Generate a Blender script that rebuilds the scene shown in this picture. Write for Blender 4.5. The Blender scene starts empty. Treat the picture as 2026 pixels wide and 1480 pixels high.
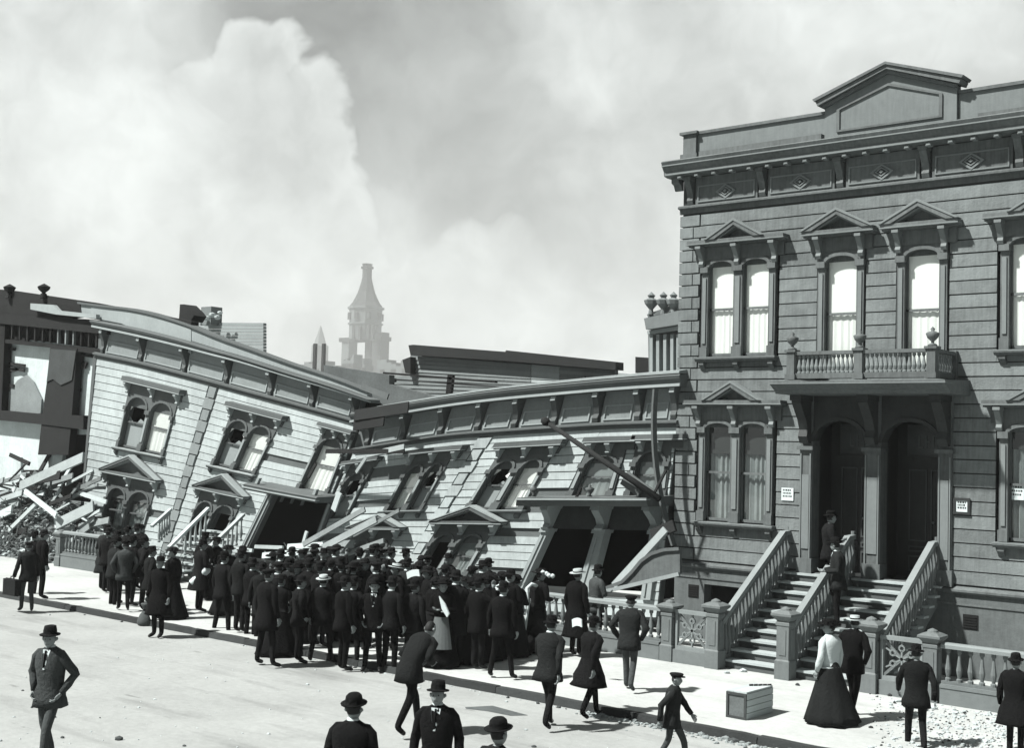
import bpy, bmesh, math, random
from mathutils import Vector, Matrix, noise

rnd = random.Random(1906)
R = math.radians
scene = bpy.context.scene
COL = scene.collection

# ------------------------------------------------------------------ camera
CAM_H = 4.4
F_PX = 2500.0
YAW, PITCH, ROLL = R(39.8), R(3.11), R(1.6)
_fw = Vector((-math.sin(YAW) * math.cos(PITCH), math.cos(YAW) * math.cos(PITCH), math.sin(PITCH)))
_rt = Vector((math.cos(YAW), math.sin(YAW), 0))
_up = _rt.cross(_fw)
_r = math.cos(ROLL) * _rt + math.sin(ROLL) * _up
_u = -math.sin(ROLL) * _rt + math.cos(ROLL) * _up
cam_data = bpy.data.cameras.new('camera')
cam = bpy.data.objects.new('camera', cam_data)
COL.objects.link(cam)
cam_data.sensor_width = 36.0
cam_data.lens = 36.0 * F_PX / 2026.0
cam_data.clip_start = 0.1
cam_data.clip_end = 8000
cam.matrix_world = Matrix(((_r.x, _u.x, -_fw.x, 0), (_r.y, _u.y, -_fw.y, 0), (_r.z, _u.z, -_fw.z, CAM_H), (0, 0, 0, 1)))
scene.camera = cam


def ray(px, py):
    return _fw + (px - 1013) / F_PX * _r - (py - 740) / F_PX * _u


def on_y(px, py, y):
    d = ray(px, py)
    t = y / d.y
    return Vector((t * d.x, y, CAM_H + t * d.z))


def on_z(px, py, z=0.0):
    d = ray(px, py)
    t = (z - CAM_H) / d.z
    return Vector((t * d.x, t * d.y, z))


# ------------------------------------------------------------------ sun and exposure
SUN_DIR = Vector((0.40, 0.66, -1.0)).normalized()
sun_d = bpy.data.lights.new('sun', 'SUN')
sun_d.energy = 5.0
sun_d.angle = R(2.0)
sun_d.color = (1.0, 0.985, 0.95)
sun = bpy.data.objects.new('sun', sun_d)
COL.objects.link(sun)
sun.rotation_euler = SUN_DIR.to_track_quat('-Z', 'Y').to_euler()
vs = scene.view_settings
scene.display_settings.display_device = 'sRGB'
vs.view_transform = 'Standard'
vs.look = 'None'
vs.exposure = 1.1
vs.gamma = 1.0
vs.use_curve_mapping = False
scene.cycles.max_bounces = 6
scene.cycles.diffuse_bounces = 3
scene.cycles.glossy_bounces = 2
scene.cycles.transparent_max_bounces = 12
scene.cycles.volume_bounces = 0
scene.cycles.use_denoising = True

# ------------------------------------------------------------------ world: daylight sky full of smoke
world = bpy.data.worlds.new('World')
scene.world = world
world.use_nodes = True
wn, wl = world.node_tree.nodes, world.node_tree.links
wn.clear()


def wnode(t, **kw):
    n = wn.new(t)
    for k, v in kw.items():
        setattr(n, k, v)
    return n


def _in(n, i, v):
    if isinstance(v, bpy.types.NodeSocket):
        n.id_data.links.new(v, n.inputs[i])
    else:
        n.inputs[i].default_value = v


def wmath(op, a, b=0.0, clamp=False):
    n = wnode('ShaderNodeMath', operation=op)
    n.use_clamp = clamp
    _in(n, 0, a)
    _in(n, 1, b)
    return n.outputs[0]


wout = wnode('ShaderNodeOutputWorld')
wbg = wnode('ShaderNodeBackground')
wl.new(wbg.outputs[0], wout.inputs[0])
sky = wnode('ShaderNodeTexSky', sky_type='NISHITA')
sky.sun_disc = False
sky.sun_elevation = math.asin(-SUN_DIR.z)
sky.sun_rotation = math.atan2(-SUN_DIR.x, -SUN_DIR.y)
tobw = wnode('ShaderNodeRGBToBW')
wl.new(sky.outputs[0], tobw.inputs[0])
tc = wnode('ShaderNodeTexCoord')
gen = tc.outputs['Generated']


def wnoise(scale, detail=5, rough=0.55, vec=None, off=(0, 0, 0)):
    m = wnode('ShaderNodeMapping')
    m.inputs['Location'].default_value = off
    wl.new(vec or gen, m.inputs['Vector'])
    n = wnode('ShaderNodeTexNoise')
    n.inputs['Scale'].default_value = scale
    n.inputs['Detail'].default_value = detail
    n.inputs['Roughness'].default_value = rough
    wl.new(m.outputs[0], n.inputs['Vector'])
    return n


def warp(vec, scale, amp, detail=4, off=(0, 0, 0)):
    n = wnoise(scale, detail, 0.55, vec, off)
    s = wnode('ShaderNodeVectorMath', operation='SUBTRACT')
    wl.new(n.outputs['Color'], s.inputs[0])
    s.inputs[1].default_value = (0.5, 0.5, 0.5)
    sc = wnode('ShaderNodeVectorMath', operation='SCALE')
    wl.new(s.outputs[0], sc.inputs[0])
    sc.inputs['Scale'].default_value = amp
    a = wnode('ShaderNodeVectorMath', operation='ADD')
    wl.new(vec, a.inputs[0])
    wl.new(sc.outputs[0], a.inputs[1])
    return a.outputs[0]


w1 = warp(gen, 10.0, 0.055, 2)
w2 = warp(w1, 34.0, 0.026, 3, (3, 1, 7))
wnm = wnode('ShaderNodeVectorMath', operation='NORMALIZE')
wl.new(w2, wnm.inputs[0])


def blob(px, py, r_px, soft, vec=None):
    """soft disc of smoke round the direction of a point of the sky; r and soft in pixels"""
    c = ray(px, py).normalized()
    d = wnode('ShaderNodeVectorMath', operation='DOT_PRODUCT')
    wl.new(vec or wnm.outputs[0], d.inputs[0])
    d.inputs[1].default_value = c
    m = wnode('ShaderNodeMapRange', interpolation_type='SMOOTHSTEP')
    ro = (r_px + soft * 0.5) / F_PX
    ri = max(0.0, (r_px - soft * 0.5)) / F_PX
    m.inputs['From Min'].default_value = math.cos(ro)
    m.inputs['From Max'].default_value = math.cos(ri)
    wl.new(d.outputs['Value'], m.inputs['Value'])
    return m.outputs[0]


def vmax(items):
    a = items[0]
    for b in items[1:]:
        a = wmath('MAXIMUM', a, b)
    return a


# dense white billows (sharp edged) and soft veils
billow = vmax([
    blob(500, 120, 75, 26), blob(560, 110, 55, 24), blob(640, 190, 60, 26), blob(470, 240, 150, 40), blob(600, 270, 95, 30), blob(655, 330, 60, 34),
    blob(300, 330, 220, 120), blob(560, 480, 180, 50), blob(690, 520, 80, 36), blob(330, 560, 260, 120), blob(-60, 330, 330, 200), blob(-60, 700, 400, 200),
    blob(930, 510, 80, 40), blob(1000, 560, 110, 60), blob(860, 600, 130, 60), blob(820, 690, 160, 70), blob(1150, 660, 170, 110)])
veil = vmax([
    blob(160, 130, 230, 260), blob(1700, 150, 470, 380), blob(1330, 520, 280, 340), blob(1900, 500, 560, 300), blob(700, 800, 420, 200), blob(1280, 40, 230, 260)])
mid_veil = vmax([blob(980, 280, 260, 260), blob(860, 400, 160, 160)])
n_big = wnoise(2.6, 5, 0.6, w1).outputs[0]
n_mid = wnoise(7.0, 4, 0.5, w1, (5, 5, 5)).outputs[0]
n_fine = wnoise(30.0, 3, 0.6, w2, (1, 9, 4)).outputs[0]


def puffs(scale, vec):
    v = wnode('ShaderNodeTexVoronoi', feature='SMOOTH_F1')
    v.inputs['Scale'].default_value = scale
    v.inputs['Smoothness'].default_value = 0.35
    wl.new(vec, v.inputs['Vector'])
    return wmath('SUBTRACT', 0.75, v.outputs['Distance'])


p_big = puffs(9.0, w1)
# smoke beyond the frame is thinned to lower the ambient light
cover = wnode('ShaderNodeMapRange', interpolation_type='SMOOTHSTEP')
cover.inputs['From Min'].default_value = 0.30
cover.inputs['From Max'].default_value = 0.72
wl.new(n_big, cover.inputs['Value'])
base_cover = wmath('MULTIPLY', cover.outputs[0], 0.30)
dens = wmath('MAXIMUM', base_cover, wmath('MULTIPLY', veil, 0.85))
dens = wmath('MAXIMUM', dens, wmath('MULTIPLY', mid_veil, 0.42))
soft = dens
dens = wmath('MAXIMUM', dens, billow)
shade = wmath('ADD', wmath('ADD', wmath('MULTIPLY', n_mid, 1.25), wmath('MULTIPLY', n_fine, 0.62)), wmath('MULTIPLY', p_big, 0.34))
white = wmath('ADD', 0.04, wmath('MULTIPLY', shade, 0.72))          # brightness of the smoke
grey = wmath('MAXIMUM', 0.0, wmath('ADD', -0.28, wmath('ADD', wmath('MULTIPLY', n_mid, 0.60), wmath('MULTIPLY', n_fine, 0.16))))
clear = wmath('ADD', wmath('MULTIPLY', tobw.outputs[0], 0.05), grey)
bright = wnode('ShaderNodeMix', data_type='FLOAT')
wl.new(dens, bright.inputs[0])
wl.new(clear, bright.inputs[2])
wl.new(white, bright.inputs[3])
comb = wnode('ShaderNodeCombineColor')
for i, k in enumerate((0.955, 1.0, 0.98)):
    wl.new(wmath('MULTIPLY', bright.outputs[0], k), comb.inputs[i])
wl.new(comb.outputs[0], wbg.inputs[0])
wbg.inputs[1].default_value = 0.46

# ------------------------------------------------------------------ materials
MATS = {}
GAIN = 0.62


def mat(name, g, rough=0.85, var=0.25, scale=3.0, streak=0.0, bump=0.15, bscale=30.0, objvar=0.0, tint=(0.885, 0.995, 1.0), spec=0.25):
    """grey procedural surface: two scales of noise, optional vertical streaks of grime, per-object tone"""
    if name in MATS:
        return MATS[name]
    m = bpy.data.materials.new(name)
    m.use_nodes = True
    n, l = m.node_tree.nodes, m.node_tree.links
    n.clear()
    out = n.new('ShaderNodeOutputMaterial')
    b = n.new('ShaderNodeBsdfPrincipled')
    l.new(b.outputs[0], out.inputs[0])
    b.inputs['Roughness'].default_value = rough
    b.inputs['Specular IOR Level'].default_value = spec
    geo = n.new('ShaderNodeNewGeometry')
    pos = geo.outputs['Position']

    def noi(sc, det, stretch=None):
        mp = n.new('ShaderNodeMapping')
        if stretch:
            mp.inputs['Scale'].default_value = stretch
        l.new(pos, mp.inputs['Vector'])
        t = n.new('ShaderNodeTexNoise')
        t.inputs['Scale'].default_value = sc
        t.inputs['Detail'].default_value = det
        t.inputs['Roughness'].default_value = 0.6
        l.new(mp.outputs[0], t.inputs['Vector'])
        return t.outputs[0]

    def ma(op, a, c):
        t = n.new('ShaderNodeMath')
        t.operation = op
        for i, v in enumerate((a, c)):
            if isinstance(v, bpy.types.NodeSocket):
                l.new(v, t.inputs[i])
            else:
                t.inputs[i].default_value = v
        return t.outputs[0]
    big = noi(scale * 0.35, 3)
    mid = noi(scale * 3.5, 5)
    f = ma('ADD', ma('MULTIPLY', ma('SUBTRACT', big, 0.5), var * 2.4), ma('MULTIPLY', ma('SUBTRACT', mid, 0.5), var * 1.6))
    if streak:
        s = noi(5.0, 4, (3.2, 3.2, 0.35))
        f = ma('ADD', f, ma('MULTIPLY', ma('SUBTRACT', s, 0.5), streak * 2.0))
    if objvar:
        oi = n.new('ShaderNodeObjectInfo')
        f = ma('ADD', f, ma('MULTIPLY', ma('SUBTRACT', oi.outputs['Random'], 0.5), objvar * 2.0))
    val = ma('MULTIPLY', ma('MAXIMUM', ma('ADD', f, 1.0), 0.12), g * GAIN)
    cc = n.new('ShaderNodeCombineColor')
    for i in range(3):
        l.new(ma('MULTIPLY', val, tint[i]), cc.inputs[i])
    l.new(cc.outputs[0], b.inputs['Base Color'])
    if bump:
        bn = n.new('ShaderNodeBump')
        bn.inputs['Strength'].default_value = bump
        bn.inputs['Distance'].default_value = 0.02
        l.new(noi(bscale, 4), bn.inputs['Height'])
        l.new(bn.outputs[0], b.inputs['Normal'])
    MATS[name] = m
    return m


M_BOARD = mat('grey_painted_board', 0.215, 0.85, 0.42, 1.3, 0.38, 0.5, 22, objvar=0.13)
M_WALLD = mat('grey_wall_backing', 0.075, 0.9, 0.1, 3)
M_TRIM = mat('grey_painted_trim', 0.15, 0.7, 0.36, 2.4, 0.45, 0.1, 40, objvar=0.08)
M_TRIML = mat('light_grey_trim', 0.24, 0.7, 0.16, 3.0, 0.12, 0.1, 40, objvar=0.06)
M_FOUND = mat('weathered_stucco', 0.16, 0.95, 0.32, 2.2, 0.30, 0.3, 18)
M_WBOARD = mat('pale_painted_board', 0.54, 0.85, 0.30, 1.8, 0.22, 0.12, 40, objvar=0.06)
M_WBACK = mat('pale_wall_backing', 0.16, 0.9, 0.2, 3)
M_WTRIM = mat('worn_house_trim', 0.13, 0.75, 0.20, 3.0, 0.16, 0.12, 40, objvar=0.10)
M_WTRIML = mat('pale_house_trim', 0.40, 0.75, 0.16, 3.0, 0.12, 0.12, 40, objvar=0.06)
M_WQUOIN = mat('grey_quoin', 0.30, 0.85, 0.22, 4.0, 0.1, 0.2, 30, objvar=0.08)
M_TRIMD = mat('shade_darkened_trim', 0.05, 0.7, 0.3, 4, 0.2, 0.1, 30)  # shade under the balcony put into the colour of arches and consoles
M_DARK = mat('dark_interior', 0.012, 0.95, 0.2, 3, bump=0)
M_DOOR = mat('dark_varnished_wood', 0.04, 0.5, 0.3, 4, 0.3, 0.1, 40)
M_BLIND = mat('white_blind', 1.16, 0.9, 0.05, 3, 0.06, 0.0, tint=(0.97, 1.0, 0.98))
M_LACE = mat('lace_curtain', 0.36, 0.9, 0.25, 14, 0.5, 0.0)
M_SHADE = mat('dark_window_shade', 0.055, 0.9, 0.1, 4, 0, 0.0)
M_GREYB = mat('grey_blind', 0.34, 0.9, 0.1, 3, 0.08, 0.0)
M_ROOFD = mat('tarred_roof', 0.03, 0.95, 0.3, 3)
M_RAIL = mat('worn_handrail', 0.29, 0.7, 0.18, 5, 0.0, 0.15, 30)
M_TREAD = mat('pale_tread', 0.50, 0.8, 0.22, 5, 0.0, 0.2, 30)  # treads much paler than the risers
M_RISER = mat('dark_riser', 0.10, 0.8, 0.25, 5, 0.0, 0.1, 30)
M_NEWEL = mat('cast_newel', 0.19, 0.7, 0.22, 6, 0.15, 0.2, 30)
M_LUMB = mat('splintered_lumber', 0.30, 0.9, 0.35, 5, 0.0, 0.4, 30, objvar=0.55)
M_LUMBW = mat('painted_lumber', 0.60, 0.85, 0.2, 5, 0.0, 0.3, 30, objvar=0.15)
M_DLUMB = mat('dark_lumber', 0.017, 0.9, 0.35, 5, 0.0, 0.4, 30, objvar=0.4)
M_PLAST = mat('broken_plaster', 0.70, 0.95, 0.22, 3, 0.15, 0.5, 10, objvar=0.1)
M_PAPER = mat('paper', 0.85, 0.8, 0.04, 5, 0, 0.0)
M_INK = mat('ink', 0.05, 0.8, 0.1, 5, 0, 0.0)
M_BGW = mat('far_clapboard', 0.20, 0.9, 0.22, 1.6, 0.1, 0.1, 20, objvar=0.18)
M_BGL = mat('far_pale_board', 0.36, 0.9, 0.15, 1.6, 0.1, 0.1, 20, objvar=0.08)
M_TOWER = mat('tower_stone', 0.18, 0.9, 0.15, 0.2, 0, 0.0)
M_TOWERD = mat('tower_dark', 0.06, 0.9, 0.15, 0.2, 0, 0.0)
M_STONE = mat('rubble', 0.50, 0.95, 0.30, 8, 0, 0.5, 20, objvar=0.35)
M_KERB = mat('granite_kerb', 0.045, 0.9, 0.35, 8, 0, 0.5, 25, objvar=0.3)
M_CRATE = mat('crate_wood', 0.60, 0.85, 0.10, 6, 0, 0.3, 30, objvar=0.08)
M_CRATED = mat('crate_dark_end', 0.16, 0.85, 0.45, 9, 0, 0.3, 30)  # end panel darker than the other crate boards
M_CLOTH = mat('black_wool', 0.008, 0.95, 0.35, 8, 0, 1.0, 22, objvar=0.5, tint=(0.93, 1.0, 1.04), spec=0.1)
M_CLOTH2 = mat('charcoal_wool', 0.018, 0.95, 0.35, 8, 0, 1.0, 22, objvar=0.4, spec=0.1)
M_CLOTH3 = mat('grey_tweed', 0.065, 0.95, 0.4, 8, 0, 1.0, 22, objvar=0.3, spec=0.1)
M_WHITEC = mat('white_cotton', 0.66, 0.9, 0.08, 8, 0, 0.4, 30)
M_SKIN = mat('skin', 0.30, 0.6, 0.08, 8, 0, 0.1, 40)
M_HAIR = mat('hair', 0.02, 0.7, 0.2, 20, 0, 0.3, 80)
M_SHOE = mat('leather', 0.012, 0.4, 0.2, 20, 0, 0.1, 40)
M_STRAW = mat('straw', 0.5, 0.8, 0.12, 20, 0, 0.2, 80)
M_SACK = mat('sackcloth', 0.09, 0.95, 0.25, 10, 0, 0.6, 40)

mg = bpy.data.materials.new('window_glass')
mg.use_nodes = True
gn, gl = mg.node_tree.nodes, mg.node_tree.links
gn.clear()
go = gn.new('ShaderNodeOutputMaterial')
gm = gn.new('ShaderNodeMixShader')
gt = gn.new('ShaderNodeBsdfTransparent')
gg = gn.new('ShaderNodeBsdfGlossy')
gg.inputs['Roughness'].default_value = 0.04
glw = gn.new('ShaderNodeLayerWeight')
glw.inputs[0].default_value = 0.5
gf = gn.new('ShaderNodeMapRange')
gf.inputs['To Min'].default_value = 0.05
gf.inputs['To Max'].default_value = 0.55
gl.new(glw.outputs['Facing'], gf.inputs['Value'])
gt.inputs[0].default_value = (0.95, 0.97, 0.96, 1)
gl.new(gf.outputs[0], gm.inputs[0])
gl.new(gt.outputs[0], gm.inputs[1])
gl.new(gg.outputs[0], gm.inputs[2])
gl.new(gm.outputs[0], go.inputs[0])
M_GLASS = mg


# ground materials: dusty street and pavement with patches and tracks
def ground_mat(name, g, dirt, seed):
    m = bpy.data.materials.new(name)
    m.use_nodes = True
    n, l = m.node_tree.nodes, m.node_tree.links
    b = n['Principled BSDF']
    b.inputs['Roughness'].default_value = 0.95
    b.inputs['Specular IOR Level'].default_value = 0.1
    geo = n.new('ShaderNodeNewGeometry')

    def noi(sc, det, st=(1, 1, 1), ro=0.6):
        mp = n.new('ShaderNodeMapping')
        mp.inputs['Scale'].default_value = st
        mp.inputs['Location'].default_value = (seed, seed * 2, 0)
        l.new(geo.outputs['Position'], mp.inputs['Vector'])
        t = n.new('ShaderNodeTexNoise')
        t.inputs['Scale'].default_value = sc
        t.inputs['Detail'].default_value = det
        t.inputs['Roughness'].default_value = ro
        l.new(mp.outputs[0], t.inputs['Vector'])
        return t.outputs[0]

    def ramp(src, a, b2, c0, c1):
        r = n.new('ShaderNodeMapRange')
        r.inputs['From Min'].default_value = a
        r.inputs['From Max'].default_value = b2
        r.inputs['To Min'].default_value = c0
        r.inputs['To Max'].default_value = c1
        l.new(src, r.inputs['Value'])
        return r.outputs[0]

    def mul(a, c):
        t = n.new('ShaderNodeMath')
        t.operation = 'MULTIPLY'
        l.new(a, t.inputs[0])
        if isinstance(c, float):
            t.inputs[1].default_value = c
        else:
            l.new(c, t.inputs[1])
        return t.outputs[0]
    v = ramp(noi(0.5, 4), 0.25, 0.75, g * 0.86, g * 1.12)
    v = mul(v, ramp(noi(7, 5), 0.3, 0.7, 0.93, 1.06))
    v = mul(v, ramp(noi(60, 4), 0.3, 0.7, 0.93, 1.05))
    v = mul(v, ramp(noi(0.7, 5, (0.35, 1.8, 1)), 0.54, 0.70, 1.0, dirt))
    v = mul(v, ramp(noi(2.6, 5, (0.4, 1.6, 1)), 0.66, 0.72, 1.0, dirt * 0.9))
    cc = n.new('ShaderNodeCombineColor')
    for i, k in enumerate((0.95, 1.0, 0.98)):
        l.new(mul(v, k), cc.inputs[i])
    l.new(cc.outputs[0], b.inputs['Base Color'])
    bn = n.new('ShaderNodeBump')
    bn.inputs['Strength'].default_value = 0.35
    bn.inputs['Distance'].default_value = 0.03
    l.new(noi(9, 6), bn.inputs['Height'])
    l.new(bn.outputs[0], b.inputs['Normal'])
    return m


M_STREET = ground_mat('dusty_street', 0.265, 0.72, 3.0)
M_WALK = ground_mat('pale_pavement', 0.36, 0.86, 11.0)  # the pavement's own tone, paler than the street


# ------------------------------------------------------------------ mesh helpers
class Flat:
    """facade mapping: u along the street, v up, w out towards the street"""
    curved = False

    def __init__(self, y=24.6):
        self.y = y

    def __call__(self, u, v, w):
        return Vector((u, self.y - w, v))


WORLD = lambda x, y, z: Vector((x, y, z))


class MB:
    def __init__(self, f=None):
        self.f = f or WORLD
        self.v, self.fa, self.mi = [], [], []

    def add(self, vs_, fs, m=0):
        o = len(self.v)
        self.v += [Vector(p) for p in vs_]
        self.fa += [tuple(i + o for i in q) for q in fs]
        self.mi += [m] * len(fs)

    def box(self, a0, a1, b0, b1, c0, c1, m=0, n=1):
        """box between (a0,b0,c0) and (a1,b1,c1), n slices along the first axis"""
        vs_, fs = [], []
        for i in range(n + 1):
            a = a0 + (a1 - a0) * i / n
            vs_ += [(a, b0, c0), (a, b1, c0), (a, b1, c1), (a, b0, c1)]
        for i in range(n):
            k = 4 * i
            for j in range(4):
                fs.append((k + j, k + (j + 1) % 4, k + 4 + (j + 1) % 4, k + 4 + j))
        fs.append((3, 2, 1, 0))
        k = 4 * n
        fs.append((k, k + 1, k + 2, k + 3))
        self.add(vs_, fs, m)

    def prism(self, poly, c0, c1, m=0):
        """polygon in the first two axes, extruded along the third"""
        n = len(poly)
        vs_ = [(p[0], p[1], c0) for p in poly] + [(p[0], p[1], c1) for p in poly]
        fs = [tuple(range(n)), tuple(range(2 * n - 1, n - 1, -1))]
        for i in range(n):
            j = (i + 1) % n
            fs.append((i, i + n, j + n, j))
        self.add(vs_, fs, m)

    def profile(self, prof, u0, u1, m=0, n=1):
        """(w, v) outline swept along u: cornices and mouldings"""
        k = len(prof)
        vs_, fs = [], []
        for i in range(n + 1):
            u = u0 + (u1 - u0) * i / n
            vs_ += [(u, p[1], p[0]) for p in prof]
        for i in range(n):
            for j in range(k):
                j2 = (j + 1) % k
                fs.append((i * k + j, i * k + j2, (i + 1) * k + j2, (i + 1) * k + j))
        fs.append(tuple(range(k - 1, -1, -1)))
        fs.append(tuple(n * k + j for j in range(k)))
        self.add(vs_, fs, m)

    def bar(self, p0, p1, w, h, m=0, up=(0, 0, 1), n=1, bend=0.0):
        p0, p1 = Vector(p0), Vector(p1)
        d = (p1 - p0).normalized()
        s = d.cross(Vector(up))
        if s.length < 1e-4:
            s = d.cross(Vector((1, 0, 0)))
        s.normalize()
        t = s.cross(d)
        vs_, fs = [], []
        for i in range(n + 1):
            k = i / n
            c = p0.lerp(p1, k) + t * bend * 4 * k * (1 - k)
            vs_ += [c + s * w / 2 * a + t * h / 2 * b for a, b in ((-1, -1), (1, -1), (1, 1), (-1, 1))]
        for i in range(n):
            for j in range(4):
                fs.append((4 * i + j, 4 * i + (j + 1) % 4, 4 * i + 4 + (j + 1) % 4, 4 * i + 4 + j))
        fs += [(3, 2, 1, 0), tuple(4 * n + j for j in range(4))]
        self.add(vs_, fs, m)

    def tube(self, pts, rad, n=8, m=0, flat=1.0):
        """tapered tube through points; rad one number or one per point"""
        pts = [Vector(p) for p in pts]
        if not hasattr(rad, '__len__'):
            rad = [rad] * len(pts)
        vs_, fs = [], []
        ref = None
        for i, p in enumerate(pts):
            d = (pts[min(i + 1, len(pts) - 1)] - pts[max(i - 1, 0)]).normalized()
            if ref is None:
                ref = d.cross(Vector((0.3, 0.9, 0.2)))
                if ref.length < 0.1:
                    ref = d.cross(Vector((1, 0, 0)))
            a = (ref - d * ref.dot(d)).normalized()
            ref = a
            b = d.cross(a)
            for j in range(n):
                t = 2 * math.pi * j / n
                vs_.append(p + (a * math.cos(t) + b * math.sin(t) * flat) * rad[i])
        for i in range(len(pts) - 1):
            for j in range(n):
                fs.append((i * n + j, i * n + (j + 1) % n, (i + 1) * n + (j + 1) % n, (i + 1) * n + j))
        fs += [tuple(range(n - 1, -1, -1)), tuple((len(pts) - 1) * n + j for j in range(n))]
        self.add(vs_, fs, m)

    def lathe(self, c, prof, n=12, m=0, sq=False):
        """(radius, height) outline turned about the vertical through c"""
        c = Vector(c)
        if sq:
            n = 4
        vs_, fs = [], []
        for r, z in prof:
            for j in range(n):
                t = 2 * math.pi * (j + (0.5 if sq else 0)) / n
                k = math.sqrt(2) if sq else 1
                vs_.append(c + Vector((math.cos(t) * r * k, math.sin(t) * r * k, z)))
        for i in range(len(prof) - 1):
            for j in range(n):
                fs.append((i * n + j, i * n + (j + 1) % n, (i + 1) * n + (j + 1) % n, (i + 1) * n + j))
        fs += [tuple(range(n - 1, -1, -1)), tuple((len(prof) - 1) * n + j for j in range(n))]
        self.add(vs_, fs, m)

    def loft(self, rings, m=0, cap=True):
        n = len(rings[0])
        vs_, fs = [p for r_ in rings for p in r_], []
        for i in range(len(rings) - 1):
            for j in range(n):
                fs.append((i * n + j, i * n + (j + 1) % n, (i + 1) * n + (j + 1) % n, (i + 1) * n + j))
        if cap:
            fs += [tuple(range(n - 1, -1, -1)), tuple((len(rings) - 1) * n + j for j in range(n))]
        self.add(vs_, fs, m)

    def mesh(self, name, mats, off=Vector((0, 0, 0)), smooth=False, fix=True):
        me = bpy.data.meshes.new(name)
        me.from_pydata([tuple(self.f(*p) - off) for p in self.v], [], self.fa)
        for mm in (mats if isinstance(mats, (list, tuple)) else [mats]):  # slots
            me.materials.append(mm)
        me.polygons.foreach_set('material_index', self.mi)
        if fix:
            bm = bmesh.new()
            bm.from_mesh(me)
            bmesh.ops.recalc_face_normals(bm, faces=bm.faces)
            bm.to_mesh(me)
            bm.free()
        if smooth:
            me.polygons.foreach_set('use_smooth', [True] * len(me.polygons))
        me.update()
        return me

    def build(self, name, mats, parent=None, smooth=False, loc=None, fix=True):
        off = Vector((0, 0, 0))
        p = parent
        while p is not None:
            off = off + p.location
            p = p.parent
        if loc is not None and parent is None:
            off = Vector(loc)
        ob = bpy.data.objects.new(name, self.mesh(name, mats, off, smooth, fix))
        COL.objects.link(ob)
        if parent is not None:
            ob.parent = parent
        elif loc is not None:
            ob.location = loc
        return ob


def tag(o, label=None, cat=None, group=None, kind=None):
    if label:
        o['label'] = label
    if cat:
        o['category'] = cat
    if group:
        o['group'] = group
    if kind:
        o['kind'] = kind
    return o


def thing(name, label, cat, loc=(0, 0, 0), group=None, rz=0.0):
    o = bpy.data.objects.new(name, None)
    o.empty_display_size = 0.2
    COL.objects.link(o)
    o.location = loc
    o.rotation_euler = (0, 0, rz)
    return tag(o, label, cat, group)


def inst(name, me, parent, loc=(0, 0, 0), rot=(0, 0, 0), sc=None):
    ob = bpy.data.objects.new(name, me)
    COL.objects.link(ob)
    ob.parent = parent
    ob.location = loc
    ob.rotation_euler = rot
    if sc:
        ob.scale = sc
    return ob


def copy_tree(o, parent=None):
    c = o.copy()
    COL.objects.link(c)
    c.parent = parent
    for ch in o.children:
        copy_tree(ch, c)
    return c

# ------------------------------------------------------------------ ground, pavement, kerb
FENCE_Y, KERB_Y, WALL_Y, WALK_Z = 21.8, 17.1, 24.6, 0.12
b = MB()
nx, ny = 80, 24
xs = [-40 + 3200 * math.copysign(abs(2 * i / nx - 1) ** 3, i - nx / 2) for i in range(nx + 1)]
ys = [-60 + 3000 * (j / ny) ** 3 for j in range(ny + 1)]
b.add([(x, y, -0.0) for y in ys for x in xs],
      [(j * (nx + 1) + i, j * (nx + 1) + i + 1, (j + 1) * (nx + 1) + i + 1, (j + 1) * (nx + 1) + i) for j in range(ny) for i in range(nx)])
tag(b.build('street', M_STREET), kind='structure')

b = MB()
b.box(-120, 40, KERB_Y + 0.16, 60, 0.004, WALK_Z)
pav = tag(b.build('pavement', M_WALK), kind='structure')
kx = -75.0
i = 0
kerb_meshes = []
for k in range(4):
    b = MB()
    L = 1.5 + 0.15 * k
    n = 6
    pts = []
    for s in range(n + 1):
        x = L * s / n
        dy = rnd.uniform(-0.012, 0.012)
        dz = rnd.uniform(-0.012, 0.006)
        pts.append([(x, dy, 0.0), (x, 0.16, 0.0), (x, 0.16, WALK_Z + dz), (x, dy + 0.02, WALK_Z + dz)])
    b.loft([[Vector(p) for p in q] for q in pts])
    kerb_meshes.append((L, b.mesh('kerb_stone', M_KERB)))
while kx < 20:
    L, me = kerb_meshes[i % 4]
    inst('kerb_stone', me, pav, (kx, KERB_Y - 0.005 + rnd.uniform(-0.012, 0.012), 0.002), (0, 0, rnd.uniform(-0.004, 0.004)))
    kx += L + 0.012
    i += 1


# ------------------------------------------------------------------ facade pieces
def nseg(H, u0, u1, step=0.8):
    return max(1, int(math.ceil(abs(u1 - u0) / step))) if H.curved else 1


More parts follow.
